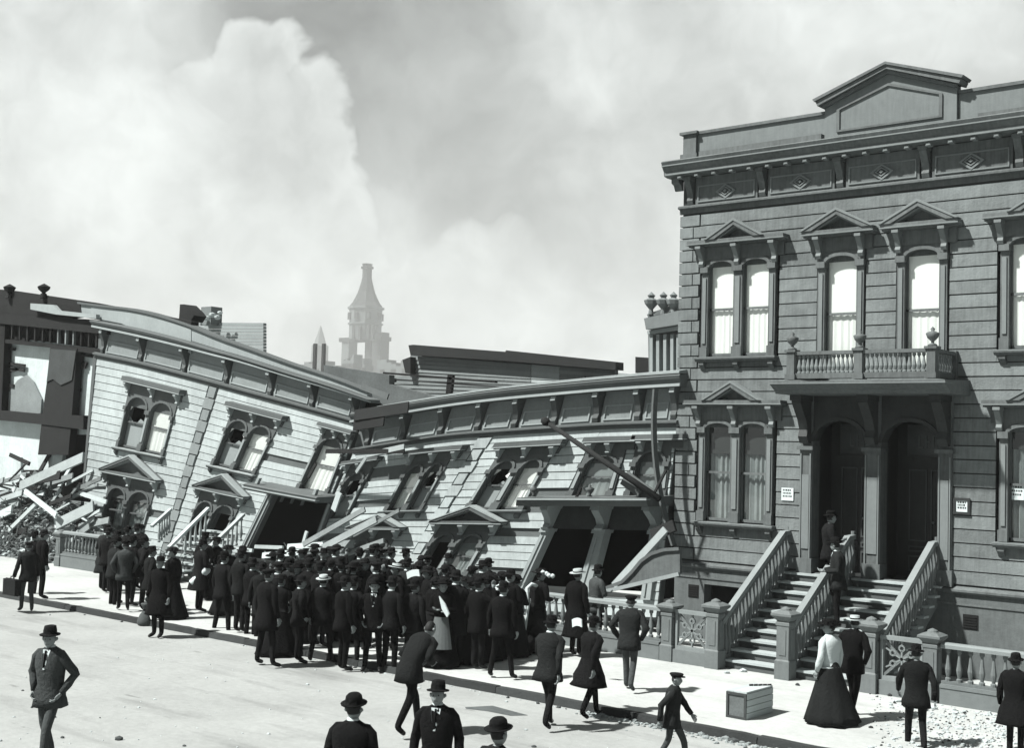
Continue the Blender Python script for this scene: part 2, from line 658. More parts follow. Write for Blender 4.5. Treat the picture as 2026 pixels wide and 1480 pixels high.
def siding(H, root, u0, u1, v0, v1, pitch, openings, m, w0=0.02, w1=0.05, gap=0.02, taper=0.0, breaks=None, jitter=0.0, lost=None):
    """one object per board, cut round the openings (a, b, c, d) = u0, u1, v0, v1"""
    rows = int(round((v1 - v0) / pitch))
    pitch = (v1 - v0) / rows
    for r_ in range(rows):
        a, c = v0 + r_ * pitch, v0 + (r_ + 1) * pitch - gap
        cuts = sorted(set([u0, u1] + [min(max(x, u0), u1) for o in openings for x in (o[0], o[1])]))
        segs = []
        for k in range(len(cuts) - 1):
            x0, x1 = cuts[k], cuts[k + 1]
            if x1 - x0 < 0.02:
                continue
            lo, hi = a, c
            xm = (x0 + x1) / 2
            pieces = [(lo, hi)]
            for o in openings:
                if o[0] <= xm <= o[1]:
                    np_ = []
                    for p, q in pieces:
                        if o[3] <= p or o[2] >= q:
                            np_.append((p, q))
                        else:
                            if o[2] - p > 0.03:
                                np_.append((p, o[2]))
                            if q - o[3] > 0.03:
                                np_.append((o[3], q))
                    pieces = np_
            for pc in pieces:
                segs.append((x0, x1, pc[0], pc[1]))
        # merge neighbours with the same height
        segs.sort(key=lambda s: (s[2], s[3], s[0]))
        out = []
        for s in segs:
            if out and abs(out[-1][1] - s[0]) < 1e-6 and out[-1][2:] == s[2:]:
                out[-1] = (out[-1][0], s[1], s[2], s[3])
            else:
                out.append(s)
        for s in out:
            ends = [s[0], s[1]]
            if breaks and s[1] - s[0] > 3.5 and rnd.random() < breaks:
                ends.insert(1, rnd.uniform(s[0] + 1.0, s[1] - 1.0))
            for e in range(len(ends) - 1):
                if lost and lost(e0=ends[e], e1=ends[e + 1], v=s[2]):
                    continue
                b = MB(H)
                e0, e1 = ends[e] + (0.004 if e else 0), ends[e + 1]
                j = rnd.uniform(0, jitter)
                # lower edge stands prouder than the upper one
                n = nseg(H, e0, e1)
                b.profile([(w0, s[2]), (w1 + j, s[2]), (w1 - taper + j, s[3]), (w0, s[3])], e0, e1, 0, n)
                b.build('board', m, root)


def backing(H, root, u0, u1, v0, v1, openings, m, w=0.0, d=0.2, name='wall', kind=None):
    us = sorted(set([u0, u1] + [min(max(x, u0), u1) for o in openings for x in o[:2]]))
    vs_ = sorted(set([v0, v1] + [min(max(x, v0), v1) for o in openings for x in o[2:4]]))
    b = MB(H)
    for i in range(len(us) - 1):
        for j in range(len(vs_) - 1):
            um, vm = (us[i] + us[i + 1]) / 2, (vs_[j] + vs_[j + 1]) / 2
            if any(o[0] <= um <= o[1] and o[2] <= vm <= o[3] for o in openings):
                continue
            b.box(us[i], us[i + 1], vs_[j], vs_[j + 1], w - d, w, 0, nseg(H, us[i], us[i + 1]))
    return b.build(name, m, root)


def arch_piece(b, u0, u1, spring, rise, top, w0, w1, m=0, n=8):
    """solid panel above an arched opening"""
    for i in range(n):
        a, c = u0 + (u1 - u0) * i / n, u0 + (u1 - u0) * (i + 1) / n

        def h(u):
            t = (u - (u0 + u1) / 2) / ((u1 - u0) / 2)
            return spring + rise * math.sqrt(max(0.0, 1 - t * t * 0.999))
        b.prism([(a, h(a)), (c, h(c)), (c, top), (a, top)], w0, w1, m)


def arch_band(b, u0, u1, spring, rise, th, w0, w1, m=0, n=12):
    pts_i, pts_o = [], []
    for i in range(n + 1):
        t = math.pi * (1 - i / n)
        cu, hw = (u0 + u1) / 2, (u1 - u0) / 2
        pts_i.append((cu + hw * math.cos(t), spring + rise * math.sin(t)))
        pts_o.append((cu + (hw + th) * math.cos(t), spring + (rise + th) * math.sin(t)))
    for i in range(n):
        b.prism([pts_i[i], pts_i[i + 1], pts_o[i + 1], pts_o[i]], w0, w1, m)


def console(b, u, v0, v1, wd, out, m=0, w=0.0):
    """scrolled bracket hanging from v1 down to v0"""
    h = v1 - v0
    prof = [(w, v1), (w + out, v1), (w + out, v1 - h * 0.16), (w + out * 0.80, v1 - h * 0.30), (w + out * 0.50, v1 - h * 0.50),
            (w + out * 0.30, v1 - h * 0.72), (w + out * 0.42, v1 - h * 0.86), (w + out * 0.26, v0), (w, v0)]
    b.profile(prof, u - wd / 2, u + wd / 2, m)
    b.box(u - wd * 0.62, u + wd * 0.62, v1 - h * 0.12, v1 + 0.004, w, w + out * 1.08, m)


def hood(H, root_win, ua, ub, vb, kind, m_t, m_l, depth=0.34, apex=0.38, g0=None, g1=None, frieze=0.30, th=0.13, nb=3, ps=None):
    """projecting hood over a window: 'ped' gable or 'flat' cornice, with its frieze and consoles"""
    b = MB(H)
    d = depth
    n = nseg(H, ua, ub, 0.7)
    # soffit slab and fillet
    b.profile([(0.03, vb), (d * 0.72, vb), (d * 0.72, vb + 0.035), (d, vb + 0.05), (d, vb + th), (0.03, vb + th)], ua, ub, 0, n)
    b.box(ua - 0.015, ub + 0.015, vb + 0.035, vb + 0.062, d * 0.4, d + 0.015, 1, n)
    if kind == 'ped':
        g0 = ua if g0 is None else g0
        g1 = ub if g1 is None else g1
        gm = (g0 + g1) / 2
        rt = 0.12
        base = vb + th
        hgt = apex
        for s, e in ((g0, gm), (g1, gm)):
            sgn = 1 if e > s else -1
            b.prism([(s, base - 0.004), (e, base + hgt), (e, base + hgt - rt), (s + sgn * rt * (gm - g0) / hgt, base - 0.004)], 0.03, d + 0.03)
            b.prism([(s + sgn * 0.03, base + 0.0), (e, base + hgt - 0.03), (e, base + hgt + 0.03), (s - sgn * 0.04, base + 0.0)], d * 0.5, d + 0.05, 1)
            k = (hgt - rt) / hgt
            b.prism([(s + sgn * (rt + 0.004) * (gm - g0) / hgt, base), (e, base + hgt - rt - 0.004), (e, base + hgt - rt - 0.04), (s + sgn * (rt + 0.044) * (gm - g0) / hgt, base)], 0.03, d * 0.85, 1)
        b.prism([(g0 + 0.1, base), (gm, base + hgt - rt), (g1 - 0.1, base)], 0.03, 0.09)
    hd = b.build('window_hood', [m_t, m_l], root_win)
    b = MB(H)
    b.box(ua + 0.1, ub - 0.1, vb - frieze, vb - 0.002, 0.03, 0.10, 0, n)
    b.build('hood_frieze', m_t, root_win)
    for u in (ps or [ua + 0.22, (ua + ub) / 2, ub - 0.22][:nb]):
        b = MB(H)
        console(b, u, vb - frieze * 1.5, vb - 0.004, 0.11, d * 0.66, 0, 0.1)
        b.build('bracket', m_l, root_win)
    return hd


def pane_fill(H, root_win, u0, u1, v0, v1, rail, kind, ar, w=-0.058, spring=None):
    """glass, blind or curtain of one sash; kinds: white, shade, grey, broken, dark, lace"""
    b = MB(H)

    def shape(b, lo, hi, ww, t=0.006, m=0, a0=None, a1=None):
        a0 = u0 if a0 is None else a0
        a1 = u1 if a1 is None else a1
        b.box(a0, a1, lo, hi, ww - t, ww, m)
    if kind in ('white', 'grey'):
        mm = M_BLIND if kind == 'white' else M_GREYB
        shape(b, rail + 0.02, v1, w - 0.012)
        b.build('blind', mm, root_win)
        b = MB(H)
        n = 14
        pts = []
        for i in range(n + 1):
            u = u0 + (u1 - u0) * i / n
            pts.append((u, w - 0.035 + 0.010 * math.sin(i * 2.3 + u0) + rnd.uniform(-0.004, 0.004)))
        b.add([(u, v0, ww) for u, ww in pts] + [(u, rail + 0.015, ww) for u, ww in pts], [(i, i + 1, i + n + 2, i + n + 1) for i in range(n)])
        b.build('curtain', mm, root_win, fix=False)
    if kind in ('shade', 'lace'):
        sh = v1 - (v1 - v0) * (0.32 if kind == 'shade' else 0.2)
        shape(b, sh, v1, w - 0.03)
        b.build('blind', M_SHADE, root_win)
        for a0, a1 in (((u0 + (u1 - u0) * rnd.choice((0.02, 0.35))), u1),):
            b = MB(H)
            n = 16
            pts = [(a0 + (a1 - a0) * i / n, w - 0.09 + 0.03 * math.sin(i * 1.9) + rnd.uniform(-0.008, 0.008)) for i in range(n + 1)]
            b.add([(u, v0, ww) for u, ww in pts] + [(u, sh + 0.04, ww) for u, ww in pts], [(i, i + 1, i + n + 2, i + n + 1) for i in range(n)])
            b.build('curtain', M_LACE, root_win, fix=False)
    if kind == 'broken':
        # torn remains of a blind and shards of glass round the hole
        b = MB(H)
        um = (u0 + u1) / 2
        b.prism([(u0, v0), (u1, v0), (u1, v1 - (v1 - v0) * 0.50), (um + 0.1, v1 - (v1 - v0) * 0.42), (um - 0.12, v1 - (v1 - v0) * 0.56), (u0, v1 - (v1 - v0) * 0.40)], w - 0.04, w - 0.034)
        b.build('torn_blind', M_GREYB, root_win)
        b = MB(H)
        b.prism([(u0, v1 - 0.1), (u0 + 0.02, v1 - (v1 - v0) * 0.3), (u0 + 0.16, v1 - (v1 - v0) * 0.2), (u0 + 0.1, v1 - 0.05)], w - 0.005, w)
        b.build('glass_shard', M_BLIND, root_win)
        b = MB(H)
        b.prism([(u1, v1 - 0.2), (u1 - 0.1, v1 - (v1 - v0) * 0.22), (u1 - 0.2, v1 - (v1 - v0) * 0.32), (u1, v1 - (v1 - v0) * 0.42)], w - 0.005, w)
        b.build('glass_shard', M_BLIND, root_win)
        return
    if kind == 'dark':
        return
    b = MB(H)
    b.add([(u0, v0, w), (u1, v0, w), (u1, v1, w), (u0, v1, w)], [(0, 1, 2, 3)])
    b.build('glass_pane', M_GLASS, root_win, fix=False)


def window(H, root, sashes, v0, v1, kinds, hoodkind, hb, ua, ub, m_t, m_l, rise=0.16, pil=0.16, sillv=None, sill=True,
           g0=None, g1=None, apex=0.38, depth=0.34, frieze=0.3, label=None, ps=None, hth=0.13, nb=3):
    """arched sashes between pilasters under a hood. v0..v1 glass opening, hb underside of the hood"""
    f0, f1 = sashes[0][0] - pil, sashes[-1][1] + pil
    b = MB(H)
    spring = v1 - rise
    edges = [f0]
    for s in sashes:
        edges += [s[0], s[1]]
    edges.append(f1)
    # pilasters and mullions with capitals and bases
    for i in range(0, len(edges), 2):
        a, c = edges[i], edges[i + 1]
        b.box(a, c, v0 - 0.02, spring + 0.02, -0.06, 0.085, 0)
        mgn = (c - a) * 0.24
        b.box(a + mgn, c - mgn, v0 + 0.28, spring - 0.22, 0.085, 0.112, 1)
        b.box(a - 0.012, c + 0.012, v0 - 0.02, v0 + 0.2, 0.0, 0.125, 0)
        b.box(a - 0.02, c + 0.02, spring - 0.10, spring + 0.03, 0.0, 0.15, 0)
    for s in sashes:
        arch_piece(b, s[0] - 0.001, s[1] + 0.001, spring, rise, hb - frieze + 0.01, -0.06, 0.075, 0)
        arch_band(b, s[0] + 0.02, s[1] - 0.02, spring, rise - 0.02, 0.07, 0.0, 0.11, 0, 10)
    b.box(f0, f1, spring + 0.03, hb - frieze + 0.01, -0.06, -0.055, 0)
    # the filling above the mullion
    for i in range(2, len(edges) - 2, 2):
        b.box(edges[i], edges[i + 1], spring + 0.03, hb - frieze + 0.01, -0.054, 0.078, 0)
    b.box(f0, edges[1], spring + 0.03, hb - frieze + 0.01, -0.053, 0.078, 0)
    b.box(edges[-2], f1, spring + 0.03, hb - frieze + 0.01, -0.052, 0.078, 0)
    wn_ = b.build('window', [m_t, m_l], root)
    if label:
        wn_['label'] = label
    for s, kd in zip(sashes, kinds):
        rail = v0 + (v1 - v0) * 0.49
        b = MB(H)
        fw = 0.035
        for (a0, a1, c0, c1) in ((s[0], s[0] + fw, v0, v1), (s[1] - fw, s[1], v0, v1), (s[0], s[1], v0, v0 + 0.06), (s[0], s[1], rail - 0.025, rail + 0.025)):
            if kd == 'dark' and c0 == rail - 0.025:
                continue
            b.box(a0, a1, c0, c1, -0.055, -0.02)
        b.build('sash', m_t, wn_)
        # reveal of the opening
        b = MB(H)
        b.box(s[0] - 0.04, s[0], v0, v1, -0.2, -0.061)
        b.box(s[1], s[1] + 0.04, v0, v1, -0.2, -0.06)
        b.box(s[0], s[1], v0 - 0.05, v0, -0.2, -0.06)
        b.build('reveal', m_t, wn_)
        pane_fill(H, wn_, s[0], s[1], v0, v1, rail, kd, rise)
    hood(H, wn_, ua, ub, hb, hoodkind, m_t, m_l, depth, apex, g0, g1, frieze, ps=ps, th=hth, nb=nb)
    if sill:
        b = MB(H)
        n = nseg(H, f0, f1)
        b.profile([(0.0, v0 - 0.13), (0.17, v0 - 0.13), (0.22, v0 - 0.08), (0.22, v0 - 0.055), (0.0, v0 - 0.03)], f0 - 0.08, f1 + 0.08, 0, n)
        b.box(f0 - 0.085, f1 + 0.085, v0 - 0.055, v0 - 0.03, 0.02, 0.225, 1, n)
        b.build('sill', [m_t, m_l], wn_)
        k = [f0 + 0.06, f1 - 0.06] + ([(f0 + f1) / 2] if len(sashes) > 1 else [])
        for u in k:
            b = MB(H)
            b.profile([(0.0, v0 - 0.31), (0.05, v0 - 0.31), (0.16, v0 - 0.2), (0.16, v0 - 0.132), (0.0, v0 - 0.132)], u - 0.06, u + 0.06)
            b.build('sill_bracket', m_t, wn_)
    return wn_


BAL_PROF = [(0.055, 0), (0.055, 0.05), (0.03, 0.07), (0.05, 0.16), (0.058, 0.22), (0.04, 0.34), (0.026, 0.46), (0.026, 0.52), (0.045, 0.55), (0.045, 0.62)]


def baluster_mesh(h, r=1.0, m=None, n=8):
    b = MB()
    b.lathe((0, 0, 0), [(a * r, z * h / 0.62) for a, z in BAL_PROF], n)
    return b.mesh('baluster', m or M_NEWEL, smooth=False)


def shell(H, root, u0, u1, v0, v1, depth, m, drop=1.8):
    """side and back walls behind a facade under a roof falling to the back, dark inside"""
    n = nseg(H, u0, u1, 1)
    for a in (u0, u1 - 0.15):
        b = MB(H)
        b.profile([(-0.22, v0), (-0.22, v1 - 0.1), (-depth, v1 - drop - 0.1), (-depth, v0)], a, a + 0.15)
        b.build('side_wall', m, root)
    b = MB(H)
    b.box(u0, u1, v0, v1 - drop - 0.1, -depth - 0.2, -depth, 0, n)
    b.build('back_wall', m, root)
    b = MB(H)
    b.profile([(-0.21, v1 - 0.1), (-0.21, v1), (-depth, v1 - drop), (-depth, v1 - drop - 0.1)], u0, u1, 0, n)
    b.build('roof', M_ROOFD, root)
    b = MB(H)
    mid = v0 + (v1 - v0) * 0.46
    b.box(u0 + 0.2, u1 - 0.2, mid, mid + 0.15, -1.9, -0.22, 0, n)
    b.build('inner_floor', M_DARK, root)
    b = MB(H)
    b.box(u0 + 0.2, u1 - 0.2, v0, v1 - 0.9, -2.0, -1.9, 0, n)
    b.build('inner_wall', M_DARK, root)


# ------------------------------------------------------------------ the standing grey building
H = Flat(WALL_Y)
GX0, GX1 = -15.5, -5.5
G = thing('grey_building', 'tall grey two storey terrace still upright, with pediment parapet, balcony and white upper windows', 'building', (-10.6, WALL_Y, 0))
op = []
dbl = [(-14.0, 1), (-7.36, 0)]
for cx_, left in dbl:
    op += [(cx_ - 1.0, cx_ + 1.0, 2.72, 5.30), (cx_ - 1.0, cx_ + 1.0, 6.36, 8.90)]
for cx_ in (-11.57, -9.83):
    op.append((cx_ - 0.55, cx_ + 0.55, 6.2, 9.0))
op.append((-12.30, -9.22, 1.84, 5.62))
backing(H, G, GX0, GX1, 1.84, 11.5, op, M_WALLD, 0.0, 0.2)
siding(H, G, GX0 + 0.5, GX1, 1.90, 9.72, 0.269, op, M_BOARD, 0.0, 0.045, 0.024, 0.012, None, 0.008)
# corner quoins, long and short in turn
rows = int(round((9.72 - 1.90) / 0.269))
for r_ in range(rows):
    v = 1.90 + r_ * (9.72 - 1.90) / rows
    b = MB(H)
    L = 0.47 if r_ % 2 == 0 else 0.30
    b.profile([(-0.1, v), (0.062, v), (0.062, v + 0.240), (-0.1, v + 0.240)], GX0 - 0.04, GX0 + L)
    b.build('quoin', M_BOARD, G)
    if L < 0.4:
        b = MB(H)
        b.box(GX0 + L, GX0 + 0.5, v, v + 0.245, 0.0, 0.04)
        b.build('board', M_BOARD, G)
# foundation with water table, vent openings
fop = [(-14.72, -13.85, 0.75, 1.38), (-6.9, -6.2, 0.75, 1.38)]
backing(H, G, GX0, GX1, 0.05, 1.72, fop, M_FOUND, 0.06, 0.3, 'foundation')
b = MB(H)
b.profile([(-0.05, 1.72), (0.10, 1.72), (0.14, 1.76), (0.14, 1.80), (0.05, 1.86), (-0.05, 1.86)], GX0 - 0.05, GX1)
b.build('water_table', M_TRIM, G)
b = MB(H)
b.box(GX0 - 0.03, GX1, 1.50, 1.53, 0.06, 0.085)
b.build('base_moulding', M_TRIM, G)
for x0, x1 in ((-15.12, -14.86), (-8.95, -8.66)):
    b = MB(H)
    b.box(x0, x1, 1.06, 1.34, 0.06, 0.075)
    for k in range(5):
        b.box(x0 + 0.02, x1 - 0.02, 1.08 + k * 0.05, 1.105 + k * 0.05, 0.075, 0.085)
    b.build('vent', M_DARK, G)
for x0, x1 in ((-14.72, -13.85), (-6.9, -6.2)):
    b = MB(H)
    b.box(x0, x1, 0.72, 1.38, -0.35, -0.3)
    b.build('basement_opening', M_DARK, G)
for cx_, left in dbl:
    sa = [(cx_ - 0.76, cx_ - 0.11), (cx_ + 0.11, cx_ + 0.76)]
    window(H, G, sa, 2.80, 4.98, ['shade', 'shade'] if left else ['lace', 'lace'], 'ped', 5.33, cx_ - 1.18, cx_ + 1.22, M_TRIM, M_TRIML,
           rise=0.14, g0=cx_ - 0.68, g1=cx_ + 0.72, apex=0.40, ps=[cx_ - 0.90, cx_, cx_ + 0.92],
           label='lower paired windows with dark shades and lace curtains' if left else 'lower paired windows with lace curtains at the photo edge')
    window(H, G, sa, 6.46, 8.60, ['white', 'white'], 'ped', 8.92, cx_ - 1.18, cx_ + 1.22, M_TRIM, M_TRIML,
           rise=0.16, g0=cx_ - 0.68, g1=cx_ + 0.72, apex=0.40, ps=[cx_ - 0.90, cx_, cx_ + 0.92], label='upper paired windows with white blinds drawn')
for cx_ in (-11.57, -9.83):
    window(H, G, [(cx_ - 0.355, cx_ + 0.355)], 6.1, 8.52, ['white'], 'ped', 8.90, cx_ - 0.78, cx_ + 0.80, M_TRIM, M_TRIML,
           rise=0.16, sill=False, apex=0.42, ps=[cx_ - 0.47, cx_ + 0.47], label='tall single window with white curtains behind the balcony')
# entablature
b = MB(H)
b.profile([(0.0, 9.74), (0.06, 9.74), (0.06, 9.84), (0.15, 9.86), (0.15, 9.90), (0.09, 9.93), (0.0, 9.93)], GX0 - 0.06, GX1, 0, 1)
b.build('architrave', M_TRIM, G)
bx = [-15.28, -13.44, -11.62, -9.78, -7.94, -6.1]
for i in range(len(bx) - 1):
    a, c = bx[i] + 0.13, bx[i + 1] - 0.13
    b = MB(H)
    b.box(a, c, 9.935, 10.56, 0.0, 0.05)
    for q in ((a + 0.06, c - 0.06, 9.98, 10.01), (a + 0.06, c - 0.06, 10.33, 10.36), (a + 0.06, a + 0.09, 10.01, 10.33), (c - 0.09, c - 0.06, 10.01, 10.33)):
        b.box(q[0], q[1], q[2], q[3], 0.05, 0.075, 1)
    b.build('frieze_panel', [M_TRIM, M_TRIML], G)
    cu, cv = (a + c) / 2, 10.17
    b = MB(H)
    for rr, ww in ((0.17, 0.085), (0.10, 0.10)):
        o = [(cu - rr * 1.5, cv), (cu, cv + rr), (cu + rr * 1.5, cv), (cu, cv - rr)]
        k = 0.72
        ii = [((p[0] - cu) * k + cu, (p[1] - cv) * k + cv) for p in o]
        for j in range(4):
            j2 = (j + 1) % 4
            b.prism([o[j], o[j2], ii[j2], ii[j]], 0.05, ww)
    b.prism([(cu - 0.05, cv), (cu, cv + 0.035), (cu + 0.05, cv), (cu, cv - 0.035)], 0.05, 0.12)
    b.build('diamond_ornament', M_TRIML, G)
for u in bx:
    b = MB(H)
    console(b, u, 9.95, 10.56, 0.15, 0.24, 0, 0.0)
    b.build('cornice_bracket', M_TRIM, G)
me_mod = None
u = GX0 + 0.1
while u < GX1:
    if me_mod is None:
        b = MB()
        b.box(-0.05, 0.05, -0.15, 0.0, 0.0, 0.065)
        b.box(-0.04, 0.04, -0.16, -0.15, 0.012, 0.055)
        me_mod = b.mesh('modillion', M_TRIML)
    inst('modillion', me_mod, G, Vector((u, WALL_Y - 0.22, 10.515)) - G.location)
    u += 0.445
b = MB(H)
b.profile([(0.0, 10.58), (0.26, 10.58), (0.38, 10.60), (0.40, 10.70), (0.46, 10.78), (0.50, 10.86), (0.52, 10.90), (0.48, 10.93), (0.0, 10.97)], GX0 - 0.30, GX1, 0)
b.box(GX0 - 0.26, GX1, 10.605, 10.665, 0.38, 0.412, 1)
b.box(GX0 - 0.29, GX1, 10.80, 10.825, 0.38, 0.515, 1)
b.profile([(0.0, 10.30), (0.06, 10.30), (0.12, 10.42), (0.22, 10.46), (0.22, 10.575), (0.0, 10.575)], GX0 - 0.2, GX0 - 0.005)
b.build('cornice', [M_TRIM, M_TRIML], G)
# parapet, corner post, pediment
for nm, mm, q1, q2 in (('parapet', mat('parapet_board', 0.22, 0.85, 0.2, 2.0, 0.2, 0.15, 30), (GX0 + 0.36, -11.98, 10.98, 11.56, -0.1, 0.02), (-9.14, GX1, 10.98, 11.56, -0.1, 0.02)),
                       ('parapet_coping', M_TRIM, (GX0 + 0.3, -11.99, 11.56, 11.625, -0.14, 0.07), (-9.13, GX1, 11.56, 11.625, -0.14, 0.07)),
                       ('parapet_base', M_TRIM, (GX0 + 0.5, -12.0, 10.96, 11.12, 0.02, 0.20), (-8.7, GX1, 10.96, 11.07, 0.02, 0.20))):
    for q in (q1, q2):
        b = MB(H)
        b.box(*q)
        b.build(nm, mm, G)
b = MB(H)
b.box(GX0 + 0.02, GX0 + 0.36, 10.98, 11.57, -0.2, 0.10)
b.box(GX0 - 0.04, GX0 + 0.40, 10.98, 11.12, -0.22, 0.13)
b.box(GX0 - 0.05, GX0 + 0.41, 11.57, 11.63, -0.24, 0.16)
b.build('corner_post', M_TRIM, G)
pl, pr, pm = -11.97, -9.15, -10.56
b = MB(H)
b.prism([(pl, 10.98), (pr, 10.98), (pr, 11.83), (pm, 12.28), (pl, 11.83)], -0.12, 0.10)
b.build('pediment_panel', mat('parapet_board', 0.22), G)
b = MB(H)
for s in (-1, 1):
    x = pl if s < 0 else pr
    b.prism([(x + s * 0.14, 11.80), (pm, 12.34), (pm, 12.26), (x + s * 0.10, 11.71)], -0.15, 0.26)
    b.prism([(x + s * 0.03, 11.72), (pm, 12.255), (pm, 12.18), (x + s * 0.0, 11.66)], 0.10, 0.19)
    b.prism([(x + s * 0.16, 11.805), (pm, 12.345), (pm, 12.40), (x + s * 0.20, 11.855)], -0.16, 0.30)
b.build('pediment_moulding', M_TRIM, G)
b = MB(H)
q = [(pl + 0.28, 11.12), (pr - 0.28, 11.12), (pr - 0.28, 11.60), (pm, 11.99), (pl + 0.28, 11.60)]
cen = (pm, 11.5)
for i in range(5):
    a, c = q[i], q[(i + 1) % 5]
    k = 0.94
    a2 = (cen[0] + (a[0] - cen[0]) * k, cen[1] + (a[1] - cen[1]) * (k - 0.05))
    c2 = (cen[0] + (c[0] - cen[0]) * k, cen[1] + (c[1] - cen[1]) * (k - 0.05))
    b.prism([a, c, c2, a2], 0.10, 0.135)
b.build('pediment_frame', M_TRIM, G)
# doorway: recess, pilasters, arches, doors
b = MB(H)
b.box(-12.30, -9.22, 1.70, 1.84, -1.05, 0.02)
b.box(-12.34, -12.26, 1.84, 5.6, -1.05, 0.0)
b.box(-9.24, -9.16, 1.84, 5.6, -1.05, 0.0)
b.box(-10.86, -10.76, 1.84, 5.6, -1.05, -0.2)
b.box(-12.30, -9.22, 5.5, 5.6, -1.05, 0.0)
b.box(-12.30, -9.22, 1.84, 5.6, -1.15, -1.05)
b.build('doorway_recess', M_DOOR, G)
pils = [(-12.42, -12.14), (-10.98, -10.64), (-9.46, -9.18)]
for a, c in pils:
    b = MB(H)
    b.box(a, c, 1.84, 4.42, -0.25, 0.10)
    b.box(a + 0.06, c - 0.06, 2.35, 3.9, 0.10, 0.125, 1)
    b.box(a + 0.02, a + 0.045, 1.9, 4.35, 0.10, 0.13, 1)
    b.box(c - 0.045, c - 0.02, 1.9, 4.35, 0.10, 0.13, 1)
    b.box(a - 0.03, c + 0.03, 1.84, 2.15, -0.2, 0.15)
    b.box(a - 0.04, c + 0.04, 4.42, 4.50, -0.2, 0.18)
    b.box(a, c, 4.50, 5.56, -0.25, 0.08)
    b.build('door_pilaster', [M_TRIM, M_TRIML], G)
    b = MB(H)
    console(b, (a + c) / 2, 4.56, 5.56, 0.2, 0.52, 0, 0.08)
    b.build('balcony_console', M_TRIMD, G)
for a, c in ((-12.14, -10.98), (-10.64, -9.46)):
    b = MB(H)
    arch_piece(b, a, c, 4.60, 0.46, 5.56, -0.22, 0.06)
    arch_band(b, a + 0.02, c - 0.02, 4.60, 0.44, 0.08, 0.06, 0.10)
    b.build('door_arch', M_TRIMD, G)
    b = MB(H)
    dl, dr = a + 0.12, c - 0.10
    w = -1.0
    b.box(dl, dr, 1.84, 4.22, w, w + 0.05)
    for k, (p, q_) in enumerate(((dl + 0.06, (dl + dr) / 2 - 0.04), ((dl + dr) / 2 + 0.04, dr - 0.06))):
        for lo, hi in ((1.98, 2.30), (2.38, 2.50), (2.60, 4.08)):
            b.box(p, q_, lo, lo + 0.03, w + 0.05, w + 0.075, 1)
            b.box(p, q_, hi - 0.03, hi, w + 0.05, w + 0.075, 1)
            b.box(p, p + 0.03, lo + 0.03, hi - 0.03, w + 0.05, w + 0.075, 1)
            b.box(q_ - 0.03, q_, lo + 0.03, hi - 0.03, w + 0.05, w + 0.075, 1)
    dr_ob = b.build('door', [M_DOOR, mat('door_moulding', 0.085, 0.5, 0.2, 4, 0.2)], G)
    b = MB(H)
    b.lathe(((dl + dr) / 2 + 0.1, 3.0, w + 0.09), [(0.0, -0.02), (0.03, 0.0), (0.0, 0.02)], 8)
    b.build('door_knob', M_TRIML, dr_ob)
    b = MB(H)
    b.box(dl - 0.05, dr + 0.05, 4.22, 4.34, w, w + 0.12)
    b.build('transom_bar', M_DOOR, dr_ob)
    b = MB(H)
    b.box(dl, dr, 4.34, 5.0, w, w + 0.03)
    b.build('transom_light', mat('frosted_glass', 0.10, 0.35, 0.4, 12, 0.0), dr_ob)
    b = MB(H)
    for k in range(4):
        x = (dl + dr) / 2 - 0.24 + k * 0.15
        b.box(x, x + 0.03, 4.52, 4.78, w + 0.03, w + 0.045)
        b.box(x, x + 0.10, 4.52 + 0.12 * (k % 3), 4.55 + 0.12 * (k % 3), w + 0.03, w + 0.044)
    b.build('transom_tracery', mat('faded_gilt', 0.16), dr_ob)
# balcony with balustrade, posts and urns
b = MB(H)
b.profile([(0.10, 5.56), (1.08, 5.56), (1.12, 5.62), (1.20, 5.66), (1.34, 5.74), (1.34, 5.80), (0.0, 5.86), (0.0, 5.56)], -12.50, -8.86)
b.box(-12.51, -8.85, 5.745, 5.765, 1.0, 1.36, 1)
bal = b.build('balcony', [M_TRIM, M_TRIML], G)
bal_me = baluster_mesh(0.36, 0.85, M_TRIML)
px_ = [-12.10, -10.64, -9.18]
for x in px_:
    b = MB(H)
    b.box(x - 0.085, x + 0.085, 5.84, 6.40, 1.06, 1.23)
    b.box(x - 0.11, x + 0.11, 5.84, 5.95, 1.04, 1.255)
    b.box(x - 0.12, x + 0.12, 6.40, 6.45, 1.03, 1.265)
    b.build('balcony_post', [M_TRIM], bal)
    b = MB()
    b.lathe((x, WALL_Y - 1.145, 6.45), [(0.09, 0), (0.09, 0.03), (0.03, 0.06), (0.03, 0.09), (0.10, 0.16), (0.13, 0.24), (0.11, 0.26), (0.03, 0.29), (0.045, 0.33), (0.0, 0.38)], 12)
    b.build('urn', M_TRIM, bal, smooth=True)
for i in range(2):
    a, c = px_[i] + 0.12, px_[i + 1] - 0.12
    b = MB(H)
    b.box(a - 0.02, c + 0.02, 5.86, 5.97, 1.09, 1.20)
    b.box(a - 0.02, c + 0.02, 6.34, 6.41, 1.07, 1.22)
    b.build('balcony_rail', M_TRIM, bal)
    n = 13
    for k in range(n):
        x = a + (c - a) * (k + 0.5) / n
        inst('baluster', bal_me, bal, Vector((x, WALL_Y - 1.145, 5.97)) - G.location)
for x in (px_[0], px_[2]):
    b = MB(H)
    b.box(x - 0.05, x + 0.05, 5.86, 5.97, 0.06, 1.05)
    b.box(x - 0.07, x + 0.07, 6.34, 6.41, 0.06, 1.03)
    b.box(x - 0.085, x + 0.085, 5.84, 6.43, 0.04, 0.16)
    b.build('balcony_rail', M_TRIM, bal)
    for k in range(7):
        inst('baluster', bal_me, bal, Vector((x, WALL_Y - 0.24 - 0.13 * k, 5.97)) - G.location)
b = MB(H)
